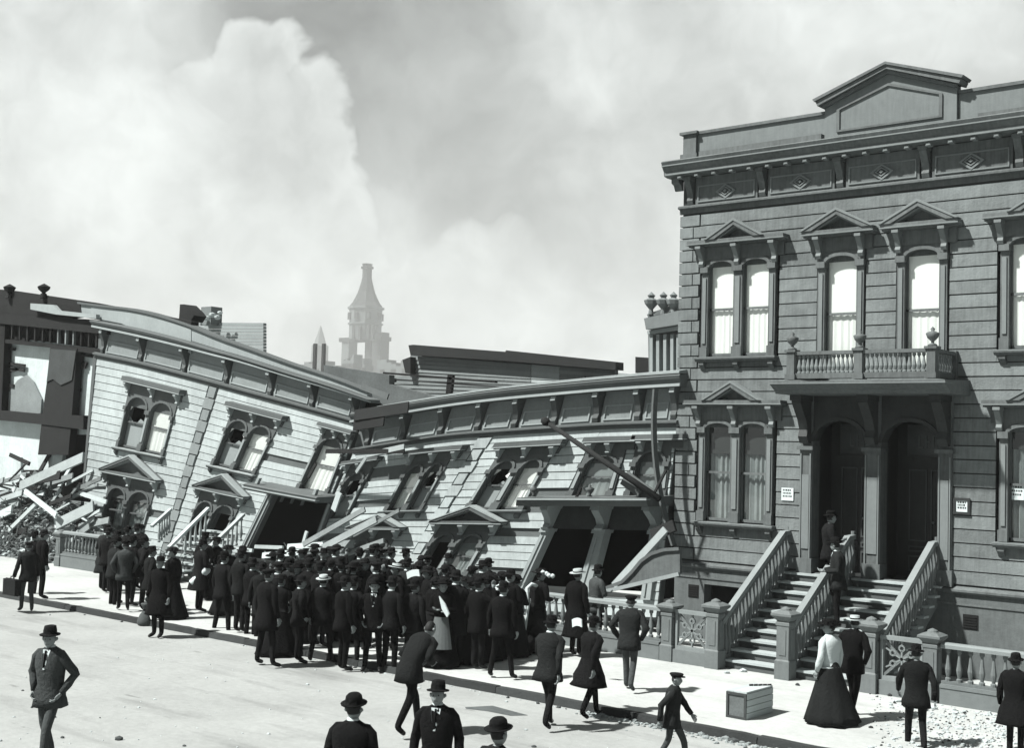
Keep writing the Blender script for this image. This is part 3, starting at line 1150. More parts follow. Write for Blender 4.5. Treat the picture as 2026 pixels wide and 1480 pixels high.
b.box(GX0 + 0.2, GX1, 1.84, 11.3, -6.0, -5.8)
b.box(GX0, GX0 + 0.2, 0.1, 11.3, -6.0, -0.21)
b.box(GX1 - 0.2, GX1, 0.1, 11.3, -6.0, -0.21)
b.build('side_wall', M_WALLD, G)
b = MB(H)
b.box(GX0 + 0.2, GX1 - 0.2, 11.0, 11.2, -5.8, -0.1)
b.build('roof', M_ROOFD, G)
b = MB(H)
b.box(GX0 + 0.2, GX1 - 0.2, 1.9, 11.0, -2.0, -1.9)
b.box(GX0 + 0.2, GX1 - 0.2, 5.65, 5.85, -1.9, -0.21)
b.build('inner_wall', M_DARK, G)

# ------------------------------------------------------------------ front steps of the grey building
Y0, Y1, NST = 21.95, 24.40, 10
S = thing('front_steps', 'double flight of wooden front steps with turned balusters and white treads', 'steps', (-11.1, 22.9, 0))
rise, run = (1.84 - WALK_Z) / NST, (Y1 - Y0) / (NST - 1)
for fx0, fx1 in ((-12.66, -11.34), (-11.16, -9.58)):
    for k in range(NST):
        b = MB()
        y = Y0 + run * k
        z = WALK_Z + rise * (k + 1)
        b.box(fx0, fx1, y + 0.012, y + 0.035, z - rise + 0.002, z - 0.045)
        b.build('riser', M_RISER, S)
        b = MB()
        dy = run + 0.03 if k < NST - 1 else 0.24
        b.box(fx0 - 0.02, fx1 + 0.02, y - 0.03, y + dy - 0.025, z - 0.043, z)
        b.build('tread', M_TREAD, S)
sb_me = baluster_mesh(0.62, 1.0, M_NEWEL)
for x, side in ((-12.70, -1), (-11.25, 0), (-9.50, 1)):
    b = MB()
    pts = [(Y0 - 0.02, WALK_Z), (Y1 + 0.18, WALK_Z), (Y1 + 0.18, 1.84), (Y1 - 0.02, 1.80), (Y0 - 0.02, WALK_Z + 0.1)]
    if side == 1:
        pts = [(Y0 - 0.02, WALK_Z), (Y0 + 0.5, WALK_Z), (Y1 + 0.18, 1.45), (Y1 + 0.18, 1.84), (Y1 - 0.02, 1.80), (Y0 - 0.02, WALK_Z + 0.1)]
    vs_ = [(x - 0.04, p[0], p[1]) for p in pts] + [(x + 0.04, p[0], p[1]) for p in pts]
    n = len(pts)
    b.add(vs_, [tuple(range(n)), tuple(range(2 * n - 1, n - 1, -1))] + [(i, i + n, (i + 1) % n + n, (i + 1) % n) for i in range(n)])
    b.build('stringer', M_NEWEL, S)
    b = MB()
    b.bar((x, Y0 - 0.12, 1.02), (x, Y1 - 0.05, 2.66), 0.13, 0.09)
    b.bar((x, Y1 - 0.07, 2.645), (x, Y1 + 0.2, 2.66), 0.13, 0.09)
    b.build('handrail', M_RAIL, S)
    for k in range(NST):
        for q in (0.06, 0.19):
            y = Y0 + run * k + q
            z = WALK_Z + rise * (k + 1)
            if side == 1:
                b = MB()
                b.box(x - 0.02, x + 0.16, Y0 + run * k - 0.02, Y0 + run * (k + 1) - 0.03, z - 0.04, z)
                if q < 0.1:
                    b.build('tread_return', M_TREAD, S)
            zt = 1.02 + (y - (Y0 - 0.12)) / (Y1 - 0.05 - (Y0 - 0.12)) * (2.66 - 1.02) - 0.04
            inst('baluster', sb_me, S, Vector((x, y, z)) - S.location, sc=(1, 1, max(0.3, (zt - z) / 0.62)))
# newels
newel_me = None
b = MB()
b.lathe((0, 0, 0), [(0.15, 0), (0.15, 0.34), (0.125, 0.37), (0.125, 0.98), (0.14, 1.0), (0.14, 1.05), (0.12, 1.08), (0.19, 1.16), (0.21, 1.18), (0.21, 1.22), (0.14, 1.26), (0.09, 1.28)], sq=True)
b.lathe((0, 0, 0), [(0.10, 1.28), (0.09, 1.31), (0.03, 1.34), (0.0, 1.35)], 12)
for s in (-1, 1):
    b.box(-0.07, 0.07, s * 0.125 - 0.012, s * 0.125 + 0.012, 0.45, 0.92)
    b.box(s * 0.125 - 0.012, s * 0.125 + 0.012, -0.07, 0.07, 0.45, 0.92)
newel_me = b.mesh('newel', M_NEWEL)
for x in (-12.78, -11.27, -9.58):
    inst('newel_post', newel_me, S, Vector((x, FENCE_Y - 0.04, WALK_Z)) - S.location)
# extra rows behind: the side panel of the left flight
b = MB()

# ------------------------------------------------------------------ garden fence: gates, posts and balustrades
fb_me = baluster_mesh(0.56, 0.95, M_NEWEL)


def fence_run(x0, x1, label, plinth=0.34, group=None, ends=(True, True), z=WALK_Z, tilt=0.0, y=FENCE_Y):
    t = thing('garden_balustrade', label, 'balustrade', ((x0 + x1) / 2, y, z), group)
    b = MB()
    b.box(x0, x1, y - 0.13, y + 0.13, z, z + plinth)
    b.box(x0, x1, y - 0.145, y + 0.145, z + plinth - 0.06, z + plinth - 0.02)
    b.build('plinth', mat('stone_plinth', 0.20, 0.9, 0.25, 4, 0.2, 0.3, 20), t)
    b = MB()
    b.box(x0, x1, y - 0.07, y + 0.07, z + plinth, z + plinth + 0.05)
    b.build('bottom_rail', M_NEWEL, t)
    b = MB()
    b.profile([(0, 0)] * 0 or [(y - 0.10, z + plinth + 0.61), (y - 0.10, z + plinth + 0.67), (y - 0.05, z + plinth + 0.70), (y + 0.05, z + plinth + 0.70), (y + 0.10, z + plinth + 0.67), (y + 0.10, z + plinth + 0.61)], 0, 1)
    b.v = [Vector((x0 + (x1 - x0) * p.x, p.z, p.y)) for p in b.v]
    b.build('top_rail', M_RAIL, t)
    n = max(2, int((x1 - x0) / 0.185))
    for k in range(n):
        x = x0 + (x1 - x0) * (k + 0.5) / n
        inst('baluster', fb_me, t, Vector((x, y, z + plinth + 0.05)) - t.location)
    if tilt:
        t.rotation_euler = (0, tilt, 0)
    return t


def fence_post(x, label, h=1.22, y=FENCE_Y, z=WALK_Z):
    t = thing('fence_post', label, 'post', (x, y, z))
    k = h / 1.35
    inst('post', newel_me, t, (0, 0, 0), sc=(0.95, 0.95, k))
    return t


def gate(x0, x1, label, y=FENCE_Y, z=WALK_Z):
    t = thing('garden_gate', label, 'gate', ((x0 + x1) / 2, y, z))
    b = MB()
    b.box(x0, x1, y - 0.12, y + 0.12, z, z + 0.26)
    b.build('plinth', mat('stone_plinth', 0.20), t)
    b = MB()
    lo, hi = z + 0.26, z + 1.04
    b.box(x0, x1, y - 0.06, y + 0.06, hi - 0.07, hi)
    b.box(x0, x1, y - 0.04, y + 0.04, lo, lo + 0.07)
    b.box(x0, x0 + 0.05, y - 0.04, y + 0.04, lo + 0.07, hi - 0.07)
    b.box(x1 - 0.05, x1, y - 0.04, y + 0.04, lo + 0.07, hi - 0.07)
    b.build('panel_frame', M_RAIL, t)
    cx_, cz = (x0 + x1) / 2, (lo + hi) / 2
    hw, hh = (x1 - x0) / 2 - 0.05, (hi - lo) / 2 - 0.07
    b = MB()
    for sx, sz in ((1, 1), (1, -1)):
        b.bar((cx_ - sx * hw, y, cz - sz * hh), (cx_ + sx * hw, y, cz + sz * hh), 0.035, 0.05)
    b.build('diagonal_bars', M_NEWEL, t)
    b = MB()
    pr = 0.14
    for k in range(6):
        a = math.pi / 2 + k * math.pi / 3
        p, q_ = Vector((math.cos(a), 0, math.sin(a))), Vector((-math.sin(a), 0, math.cos(a)))
        c = Vector((cx_, y, cz))
        b.bar(c + p * 0.03, c + p * 0.14, 0.045, 0.03)
        o = c + p * 0.19
        for m_ in range(8):
            t0, t1 = m_ * math.pi / 4, (m_ + 1) * math.pi / 4
            b.bar(o + (p * math.cos(t0) + q_ * math.sin(t0)) * 0.05, o + (p * math.cos(t1) + q_ * math.sin(t1)) * 0.05, 0.045, 0.028)
        b.bar(c + p * 0.235, c + p * min(0.34, pr * 2.4), 0.04, 0.028)
    b.build('star_ornament', M_RAIL, t)
    return t


fence_post(-13.86, 'squat fence post left of the star panel beside the steps')
gate(-13.70, -12.95, 'star patterned fence panel left of the front steps')
gate(-9.41, -8.64, 'star patterned fence panel right of the front steps')
fence_post(-8.48, 'squat fence post between right star panel and long balustrade', 1.26)
fence_run(-8.30, -5.2, 'stone balustrade running right to the photo edge below the grey building')
fence_run(-18.9, -14.02, 'stone balustrade between the crowd and the left star panel', 0.36)
fence_run(-36.25, -34.2, 'low balustrade in front of the tilted white house near the lumber heap', 0.42)
fence_post(-36.45, 'white gate post at the edge of the lumber heap', 1.15)


# ------------------------------------------------------------------ wrecked houses: facades pushed out of square
class Warped:
    """facade whose rows of points were moved by the earthquake: u along the wall, v up the wall"""
    curved = True

    def __init__(self, us, rows, y=WALL_Y, lean=0.0):
        self.us, self.rows, self.y, self.lean = us, rows, y, lean

    def _row(self, pts, u):
        us = self.us
        n = len(us)
        if u <= us[0]:
            k = (u - us[0]) / (us[1] - us[0])
            return tuple(pts[0][i] + (pts[1][i] - pts[0][i]) * k for i in (0, 1))
        if u >= us[-1]:
            k = (u - us[-2]) / (us[-1] - us[-2])
            return tuple(pts[-2][i] + (pts[-1][i] - pts[-2][i]) * k for i in (0, 1))
        j = 0
        while us[j + 1] < u:
            j += 1
        h = us[j + 1] - us[j]
        t = (u - us[j]) / h
        out = []
        for i in (0, 1):
            d = (pts[j + 1][i] - pts[j][i]) / h
            dl = (pts[j][i] - pts[j - 1][i]) / (us[j] - us[j - 1]) if j > 0 else d
            dr_ = (pts[j + 2][i] - pts[j + 1][i]) / (us[j + 2] - us[j + 1]) if j + 2 < n else d
            m0, m1 = (d + dl) / 2, (d + dr_) / 2
            out.append((2 * t ** 3 - 3 * t * t + 1) * pts[j][i] + (t ** 3 - 2 * t * t + t) * h * m0 + (3 * t * t - 2 * t ** 3) * pts[j + 1][i] + (t ** 3 - t * t) * h * m1)
        return tuple(out)

    def __call__(self, u, v, w):
        rs = self.rows
        j = 0
        while j < len(rs) - 2 and v > rs[j + 1][0]:
            j += 1
        a, c = self._row(rs[j][1], u), self._row(rs[j + 1][1], u)
        k = (v - rs[j][0]) / (rs[j + 1][0] - rs[j][0])
        x, z = a[0] + (c[0] - a[0]) * k, a[1] + (c[1] - a[1]) * k
        if w > 0:
            z += 0.0
        return Vector((x, self.y - w - self.lean * v, z))


def quoins(H, root, u, v0, v1, n, m, wa=0.40, wb=0.26, out=0.075):
    for k in range(n):
        a = v0 + (v1 - v0) * k / n
        c = v0 + (v1 - v0) * (k + 1) / n - 0.025
        hw = wa / 2 if k % 2 else wb / 2
        b = MB(H)
        b.profile([(0.0, a), (out, a + 0.012), (out, c - 0.012), (0.0, c)], u - hw - 0.05, u + hw + 0.05, 0, 1)
        b.build('quoin', m, root)


def entablature(H, root, u0, u1, vf, vc, brk, m_t, m_l, proj=0.55, m_panel=None, step=0.6):
    n = max(1, int((u1 - u0) / step))
    b = MB(H)
    b.profile([(0.0, vf - 0.02), (0.07, vf - 0.02), (0.07, vf + 0.06), (0.16, vf + 0.09), (0.16, vf + 0.14), (0.06, vf + 0.17), (0.0, vf + 0.17)], u0, u1, 0, n)
    b.build('architrave', m_t, root)
    h = vc - vf
    for i in range(len(brk) - 1):
        a, c = brk[i] + 0.12, brk[i + 1] - 0.12
        b = MB(H)
        k = nseg(H, a, c)
        b.box(a, c, vf + 0.172, vc - 0.02, 0.0, 0.04, 0, k)
        lo, hi = vf + 0.22, vf + h * 0.62
        for q in ((a + 0.08, c - 0.08, lo, lo + 0.035), (a + 0.08, c - 0.08, hi - 0.035, hi), (a + 0.08, a + 0.12, lo + 0.035, hi - 0.035), (c - 0.12, c - 0.08, lo + 0.035, hi - 0.035)):
            b.box(q[0], q[1], q[2], q[3], 0.04, 0.07, 1, 3 if q[1] - q[0] > 0.5 else 1)
        b.build('frieze_panel', [m_panel or m_t, m_l], root)
    for u in brk:
        b = MB(H)
        console(b, u, vf + 0.18, vc - 0.03, 0.15, proj * 0.72, 0, 0.0)
        b.box(u - 0.07, u + 0.07, vc - 0.16, vc - 0.05, proj * 0.70, proj * 0.78, 1)
        b.build('cornice_bracket', [m_t, m_l], root)
    b = MB(H)
    p = proj
    b.profile([(0.0, vc - 0.025), (p * 0.8, vc - 0.025), (p * 0.85, vc), (p * 0.85, vc + 0.09), (p, vc + 0.16), (p + 0.03, vc + 0.24), (p, vc + 0.27), (0.0, vc + 0.30)], u0 - 0.1, u1 + 0.1, 0, n)
    b.box(u0 - 0.1, u1 + 0.1, vc - 0.02, vc + 0.05, p * 0.85, p * 0.92, 1, n)
    b.build('cornice', [m_t, m_l], root)


lr = random.Random(21)


def lost_a(e0, e1, v):
    return e1 - e0 < 3.0 and lr.random() < (0.20 if e0 > 10 else 0.03)


def lost_b(e0, e1, v):
    return e1 - e0 < 3.0 and lr.random() < (0.25 if e1 < 3 else 0.05)


# ---- the white house tilted to the right
AU = [0.0, 2.3, 4.9, 6.5, 7.8, 10.0, 12.0, 13.3]
A_rows = [
    (0.0, [(-39.95, 0.45), (-38.85, 0.47), (-36.35, 0.45), (-34.95, 0.45), (-34.2, 0.45), (-32.4, 0.42), (-30.0, 0.4), (-28.2, 0.4)]),
    (6.0, [(-39.45, 6.98), (-37.02, 6.65), (-34.22, 6.20), (-32.65, 5.93), (-31.35, 5.70), (-29.10, 5.32), (-27.15, 4.98), (-26.05, 4.78)]),
    (7.0, [(-39.05, 8.02), (-36.72, 7.66), (-34.02, 7.20), (-32.40, 6.90), (-31.05, 6.66), (-28.85, 6.20), (-26.9, 5.80), (-25.8, 5.55)]),
    (8.0, [(-39.25, 8.80), (-36.9, 8.52), (-34.2, 7.95), (-32.45, 7.45), (-31.15, 7.12), (-28.92, 6.55), (-27.0, 6.10), (-25.9, 5.80)])]
HA = Warped(AU, A_rows)
A = thing('tilted_house', 'white clapboard house leaning to the right with arched windows, standing left of the crowd', 'house', (-33.5, WALL_Y, 0))
opA = [(2.30, 4.90, 3.30, 5.45), (2.30, 4.90, 0.45, 2.40), (7.8, 10.05, 3.4, 5.5), (7.8, 10.05, 0.5, 2.5), (11.95, 13.2, 3.0, 5.6), (11.05, 13.3, 0.0, 3.0)]
backing(HA, A, 0.0, 13.3, -0.3, 8.0, opA, M_WBACK, 0.0, 0.2)
siding(HA, A, 0.02, 6.22, -0.25, 6.0, 0.25, opA, M_WBOARD, 0.0, 0.045, 0.022, 0.012, 0.35, 0.012, lost_a)
siding(HA, A, 6.78, 13.3, -0.25, 6.0, 0.25, opA, M_WBOARD, 0.0, 0.045, 0.022, 0.012, 0.35, 0.012, lost_a)
quoins(HA, A, 6.5, 0.05, 5.98, 15, M_WQUOIN)
b = MB(HA)
b.box(-0.08, 0.10, 0.0, 6.0, -0.1, 0.07)
b.build('corner_board', M_WTRIM, A)
LA = 'upper paired window of the tilted house, blinds torn and panes broken'
window(HA, A, [(2.42, 3.50), (3.70, 4.80)], 3.35, 5.05, ['broken', 'white'], 'flat', 5.42, 2.10, 5.20, M_WTRIM, M_WTRIML, rise=0.40, pil=0.13, frieze=0.22, depth=0.32, label='upper left paired windows with torn blinds', hth=0.2)
window(HA, A, [(7.90, 8.83), (9.00, 9.95)], 3.45, 5.12, ['broken', 'white'], 'flat', 5.46, 7.62, 10.32, M_WTRIM, M_WTRIML, rise=0.38, pil=0.12, frieze=0.22, depth=0.32, label='upper middle paired windows, left pane broken in a jagged hole', hth=0.2)
window(HA, A, [(12.06, 13.08)], 3.25, 5.30, ['white'], 'flat', 5.60, 11.80, 13.42, M_WTRIM, M_WTRIML, rise=0.38, pil=0.12, frieze=0.2, depth=0.3, sill=False, label='single arched window with whole white blind over the porch', hth=0.16)
window(HA, A, [(2.42, 3.50), (3.70, 4.80)], 0.5, 2.02, ['shade', 'shade'], 'ped', 2.42, 1.85, 5.25, M_WTRIM, M_WTRIML, rise=0.40, pil=0.13, frieze=0.22, depth=0.34, apex=0.62, label='lower left paired windows with dark shades under a gable')
window(HA, A, [(7.90, 8.83), (9.00, 9.95)], 0.55, 2.15, ['dark', 'dark'], 'ped', 2.52, 7.50, 10.35, M_WTRIM, M_WTRIML, rise=0.38, pil=0.12, frieze=0.22, depth=0.34, apex=0.6, label='lower paired windows with empty black openings under a gable')
entablature(HA, A, -0.05, 13.9, 6.0, 6.98, [0.35, 2.55, 4.85, 7.05, 9.15, 11.05, 13.0], M_WTRIM, M_WTRIML, 0.44, M_WQUOIN)
b = MB(HA)
b.box(-1.2, 13.5, 7.30, 7.92, -0.12, 0.08, 0, 24)
b.build('parapet', mat('whitewashed_parapet', 0.38, 0.85, 0.14, 2, 0.2, 0.15, 30), A)
b = MB(HA)
b.box(-1.3, 13.6, 7.925, 8.02, -0.2, 0.16, 0, 24)
b.build('parapet_coping', M_WTRIM, A)
# porch
b = MB(HA)
b.profile([(0.0, 3.02), (0.95, 3.02), (1.0, 3.10), (1.05, 3.22), (1.0, 3.26), (0.0, 3.28)], 10.85, 13.75, 0, 3)
b.box(10.84, 13.76, 3.10, 3.14, 0.9, 1.06, 1, 3)
b.build('porch_roof', [M_WTRIM, M_WTRIML], A)
for u, wd in ((11.10, 0.30), (13.42, 0.2)):
    b = MB(HA)
    b.box(u - wd / 2, u + wd / 2, 0.0, 3.0, -0.1, 0.10)
    b.box(u - wd / 2 + 0.06, u - wd / 2 + 0.10, 0.1, 2.9, 0.10, 0.13, 1)
    b.box(u + wd / 2 - 0.10, u + wd / 2 - 0.06, 0.1, 2.9, 0.10, 0.13, 1)
    b.box(u - 0.05, u + 0.05, 3.28, 3.5, 0.75, 0.85, 1)
    b.build('porch_pilaster', [M_WTRIM, M_WTRIML], A)
b = MB(HA)
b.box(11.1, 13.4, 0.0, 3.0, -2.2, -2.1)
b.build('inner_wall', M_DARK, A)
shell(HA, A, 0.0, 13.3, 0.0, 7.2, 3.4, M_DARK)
for k, u in enumerate((11.5, 11.9, 12.3, 12.7)):
    b = MB(HA)
    b.box(u - 0.03, u + 0.03, 2.72, 3.01, 0.35, 0.42)
    b.build('porch_bracket', M_WTRIM, A)

# ---- the house sheared hard to the right, roof line sagging
BU = [0.0, 2.0, 3.6, 5.2, 6.9, 8.4, 9.4, 10.4]
B_rows = [
    (0.0, [(-28.4, 0.35), (-26.9, 0.4), (-25.2, 0.45), (-23.95, 0.5), (-21.8, 0.6), (-19.5, 0.7), (-17.5, 0.8), (-15.95, 0.9)]),
    (5.0, [(-26.2, 3.98), (-24.25, 4.25), (-22.55, 4.46), (-20.9, 4.58), (-19.1, 4.70), (-17.5, 4.80), (-16.5, 4.84), (-15.55, 4.87)]),
    (6.0, [(-25.95, 4.86), (-23.95, 5.12), (-22.2, 5.33), (-20.55, 5.48), (-18.85, 5.60), (-17.3, 5.70), (-16.35, 5.75), (-15.42, 5.79)])]
HB = Warped(BU, B_rows, WALL_Y + 0.02)
Bh = thing('sheared_house', 'pale clapboard house sheared far to the right, its sagging cornice against the grey building', 'house', (-21, WALL_Y, 0))
opB = [(0.1, 1.25, 2.35, 4.45), (2.6, 3.95, 2.5, 4.45), (5.6, 7.15, 2.5, 4.45), (8.1, 9.15, 2.9, 4.45), (9.35, 10.3, 2.9, 4.45),
       (2.1, 3.45, 0.0, 1.85), (5.2, 6.7, 0.3, 2.0), (8.1, 10.3, 0.0, 2.75)]
backing(HB, Bh, 0.0, 10.4, -0.6, 6.0, opB, M_WBACK, 0.0, 0.2)
siding(HB, Bh, 0.0, 4.62, -0.5, 5.0, 0.25, opB, M_WBOARD, 0.0, 0.045, 0.022, 0.012, 0.35, 0.016, lost_b)
siding(HB, Bh, 5.08, 10.4, -0.5, 5.0, 0.25, opB, M_WBOARD, 0.0, 0.045, 0.022, 0.012, 0.35, 0.016, lost_b)
quoins(HB, Bh, 4.85, 0.3, 4.98, 12, M_WBOARD, 0.36, 0.22)
window(HB, Bh, [(0.30, 1.05)], 2.4, 4.15, ['broken'], 'flat', 4.50, -0.1, 1.45, M_WTRIM, M_WTRIML, rise=0.34, pil=0.15, frieze=0.22, depth=0.28, sill=False, nb=2, label='crushed arched window at the meeting of the two houses', hth=0.18)
window(HB, Bh, [(2.75, 3.25), (3.42, 3.92)], 2.6, 4.15, ['white', 'broken'], 'flat', 4.52, 2.45, 4.45, M_WTRIM, M_WTRIML, rise=0.30, pil=0.12, frieze=0.22, depth=0.32, label='slanting paired windows with a broken right sash', hth=0.2)
window(HB, Bh, [(5.75, 6.35), (6.55, 7.12)], 2.6, 4.15, ['broken', 'white'], 'flat', 4.52, 5.50, 7.50, M_WTRIM, M_WTRIML, rise=0.30, pil=0.13, frieze=0.22, depth=0.32, label='slanting paired windows with a broken left sash', hth=0.2)
window(HB, Bh, [(8.28, 9.0)], 2.95, 4.20, ['grey'], 'flat', 4.55, 8.05, 9.45, M_WTRIM, M_WTRIML, rise=0.26, pil=0.13, frieze=0.2, depth=0.30, sill=False, nb=2, hth=0.2, label='slanting single window over the porch behind the fallen pole')
window(HB, Bh, [(9.50, 10.22)], 2.95, 4.30, ['grey'], 'flat', 4.58, 9.35, 10.75, M_WTRIM, M_WTRIML, rise=0.34, pil=0.12, frieze=0.2, depth=0.30, sill=False, nb=2, hth=0.2, label='arched window next to the wall of the grey building')
window(HB, Bh, [(2.20, 2.72), (2.86, 3.38)], 0.25, 1.50, ['dark', 'dark'], 'ped', 1.86, 1.75, 3.80, M_WTRIM, M_WTRIML, rise=0.26, pil=0.12, frieze=0.2, depth=0.34, apex=0.46, label='half buried lower window under its gable')
window(HB, Bh, [(5.25, 5.85), (6.02, 6.62)], 0.35, 1.75, ['dark', 'grey'], 'ped', 2.08, 4.90, 7.05, M_WTRIM, M_WTRIML, rise=0.30, pil=0.13, frieze=0.22, depth=0.36, apex=0.50, label='lower paired windows sunk behind the crowd under a gable')
entablature(HB, Bh, 0.0, 10.45, 5.0, 6.0, [0.5, 1.9, 3.2, 4.45, 5.65, 6.85, 8.05, 9.25, 10.3], M_WTRIM, M_WTRIML, 0.42, M_WQUOIN)
b = MB(HB)
b.profile([(0.0, 6.30), (0.4, 6.30), (0.4, 6.36), (0.0, 6.42), (-0.4, 6.45), (-0.4, 6.3)], 0.9, 10.5, 0, 18)
b.build('roof_edge', M_WTRIML, Bh)
# porch of the sheared house
b = MB(HB)
b.profile([(0.0, 2.72), (1.05, 2.72), (1.10, 2.80), (1.15, 2.92), (1.15, 2.97), (0.0, 3.02)], 7.65, 10.5, 0, 3)
b.box(7.64, 10.51, 2.90, 2.94, 1.0, 1.17, 1, 3)
b.build('porch_roof', [M_WTRIM, M_WTRIML], Bh)
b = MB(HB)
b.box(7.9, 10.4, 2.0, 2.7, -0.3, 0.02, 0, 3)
b.build('porch_frieze', mat('dark_panel', 0.06, 0.9, 0.4, 5), Bh)  # near-black tone over the whole panel
for u0_, u1_ in ((8.0, 8.14), (9.02, 9.20), (10.12, 10.3)):
    b = MB(HB)
    b.box(u0_, u1_, 0.0, 2.0, -0.15, 0.14)
    b.box(u0_ + 0.05, u0_ + 0.08, 0.1, 1.8, 0.14, 0.17, 1)
    b.box(u0_ - 0.03, u1_ + 0.03, 1.9, 2.02, -0.16, 0.2, 0)
    b.build('porch_pilaster', [M_WTRIML, M_WTRIML], Bh)
    b = MB(HB)
    console(b, (u0_ + u1_) / 2, 1.95, 2.70, 0.14, 0.55, 0, 0.03)
    b.build('porch_console', M_WTRIML, Bh)
for u in (7.95, 9.15, 10.25):
    b = MB()
    p = HB(u, 3.0, 1.02)
    b.lathe(tuple(p), [(0.07, 0), (0.03, 0.05), (0.09, 0.13), (0.11, 0.19), (0.03, 0.22), (0.04, 0.25), (0, 0.29)], 10)
    b.build('urn', M_WTRIM, Bh, smooth=True)
b = MB(HB)
b.box(7.9, 10.4, 0.0, 2.7, -2.0, -1.9, 0, 2)
b.build('inner_wall', M_DARK, Bh)
shell(HB, Bh, 0.0, 10.4, 0.0, 6.0, 3.4, M_DARK)


# ------------------------------------------------------------------ broken pieces placed from points of the photo on their own planes
def piece(name, label, cat, p0, p1, y0, y1, w, h, m, group=None, bend=0.0, n=1, up=(0, -1, 0.2)):
    a, c = on_y(p0[0], p0[1], y0), on_y(p1[0], p1[1], y1)
    b = MB()
    b.bar(a, c, w, h, 0, up, n, bend)
    return tag(b.build(name, m, None, loc=tuple((a + c) / 2)), label, cat, group)


t = thing('fallen_flagpole', 'dark fallen flagpole with a ball end lying across the upper windows of the sheared house', 'flagpole', tuple(on_y(1190, 910, 23.55)))
b = MB()
a, c = on_y(1085, 838, 23.35), on_y(1305, 988, 23.5)
b.tube([a, a.lerp(c, 0.5), c], [0.05, 0.065, 0.075], 10)
b.build('pole', M_DLUMB, t, smooth=True)
b = MB()
b.tube([a + (a - c).normalized() * 0.22, a + (a - c).normalized() * 0.18, a + (a - c).normalized() * 0.08, a, a - (a - c).normalized() * 0.02], [0.02, 0.08, 0.11, 0.08, 0.04], 10)
b.build('ball', M_DLUMB, t, smooth=True)
piece('broken_board', 'long bowed board leaning against the left corner of the grey building', 'board', (1297, 770), (1333, 1080), 23.85, 23.9, 0.17, 0.05, M_WTRIM, bend=-0.22, n=10, up=(1, 0, 0))
piece('broken_board', 'broad grey board jammed slantwise on the porch roof beside the fallen pole', 'board', (1235, 945), (1290, 985), 23.75, 23.7, 0.34, 0.05, M_WTRIM)
piece('broken_board', 'short dark board stuck upright at the right end of the sheared porch roof', 'board', (1318, 930), (1290, 985), 23.7, 23.6, 0.05, 0.05, M_DLUMB)
# swept side panel of the crushed stair
b = MB()
tp = [(1345, 1086), (1315, 1088), (1290, 1096), (1270, 1110), (1252, 1132), (1232, 1152), (1200, 1164)]
bt = [(1345, 1136), (1315, 1143), (1290, 1148), (1270, 1153), (1252, 1158), (1232, 1163), (1200, 1170)]
tp = [on_y(x, y, 22.9) for x, y in tp]
bt = [on_y(x, y, 22.9) for x, y in bt]
rg = []
for p, q in zip(tp, bt):
    rg.append([p, p + Vector((0, 0.08, 0)), q + Vector((0, 0.08, 0)), q])
b.loft(rg, 0)
t = thing('stair_panel', 'swept wooden side panel of the crushed porch stair against the grey foundation', 'panel', tuple(tp[3]))
b.build('panel', M_FOUND, t)
b = MB()
for i in range(len(tp) - 1):
    b.bar(tp[i] - Vector((0, 0.02, 0)), tp[i + 1] - Vector((0, 0.02, 0)), 0.07, 0.06, 0, (0, -1, 0))
b.build('upper_moulding', M_WTRIM, t)
b = MB()
b.bar(bt[0] - Vector((0, 0.02, 0)), bt[-1] - Vector((0, 0.02, 0)), 0.08, 0.07, 0, (0, -1, 0))
b.build('lower_moulding', M_WTRIML, t)
piece('broken_board', 'pale slanting post lying beside the swept stair panel', 'board', (1318, 1048), (1216, 1160), 23.2, 22.9, 0.16, 0.1, M_WTRIML)
piece('broken_board', 'dark broken board behind the pale slanting post right of the porch', 'board', (1335, 1040), (1290, 1060), 23.3, 23.2, 0.25, 0.1, M_DLUMB)
for i, (p, q, w_, mm, lab) in enumerate((((645, 893), (800, 893), .12, M_DLUMB, 'dark loose strip sticking out level where the two wrecked houses meet'),
                            ((702, 822), (808, 806), .30, M_DLUMB, 'torn black edge of roofing at the left end of the sagging cornice'),
                            ((705, 905), (800, 884), .14, M_WTRIML, 'pale torn moulding under the dark left end of the sagging frieze'),
                            ((715, 765), (768, 785), .16, M_WTRIM, 'splintered cornice end jutting over the meeting of the two houses'),
                            ((700, 842), (760, 832), .30, M_DLUMB, 'dark broken soffit board at the meeting of the two houses'),
                            ((625, 918), (610, 945), .10, M_DLUMB, 'narrow dark board leaning beside the single arched window'),
                            ((705, 935), (725, 905), .10, M_WTRIML, 'short pale stick between the single arched window and the crushed one'),
                            ((700, 1060), (790, 1010), .10, M_LUMB, 'thin lath leaning on the left sunken gable'),
                            ((1140, 985), (1150, 965), .06, M_DLUMB, 'small dark splinter standing on the sheared porch roof'))):
    piece('broken_board', lab, 'board', p, q, 23.75, 23.7, w_, 0.04, mm)
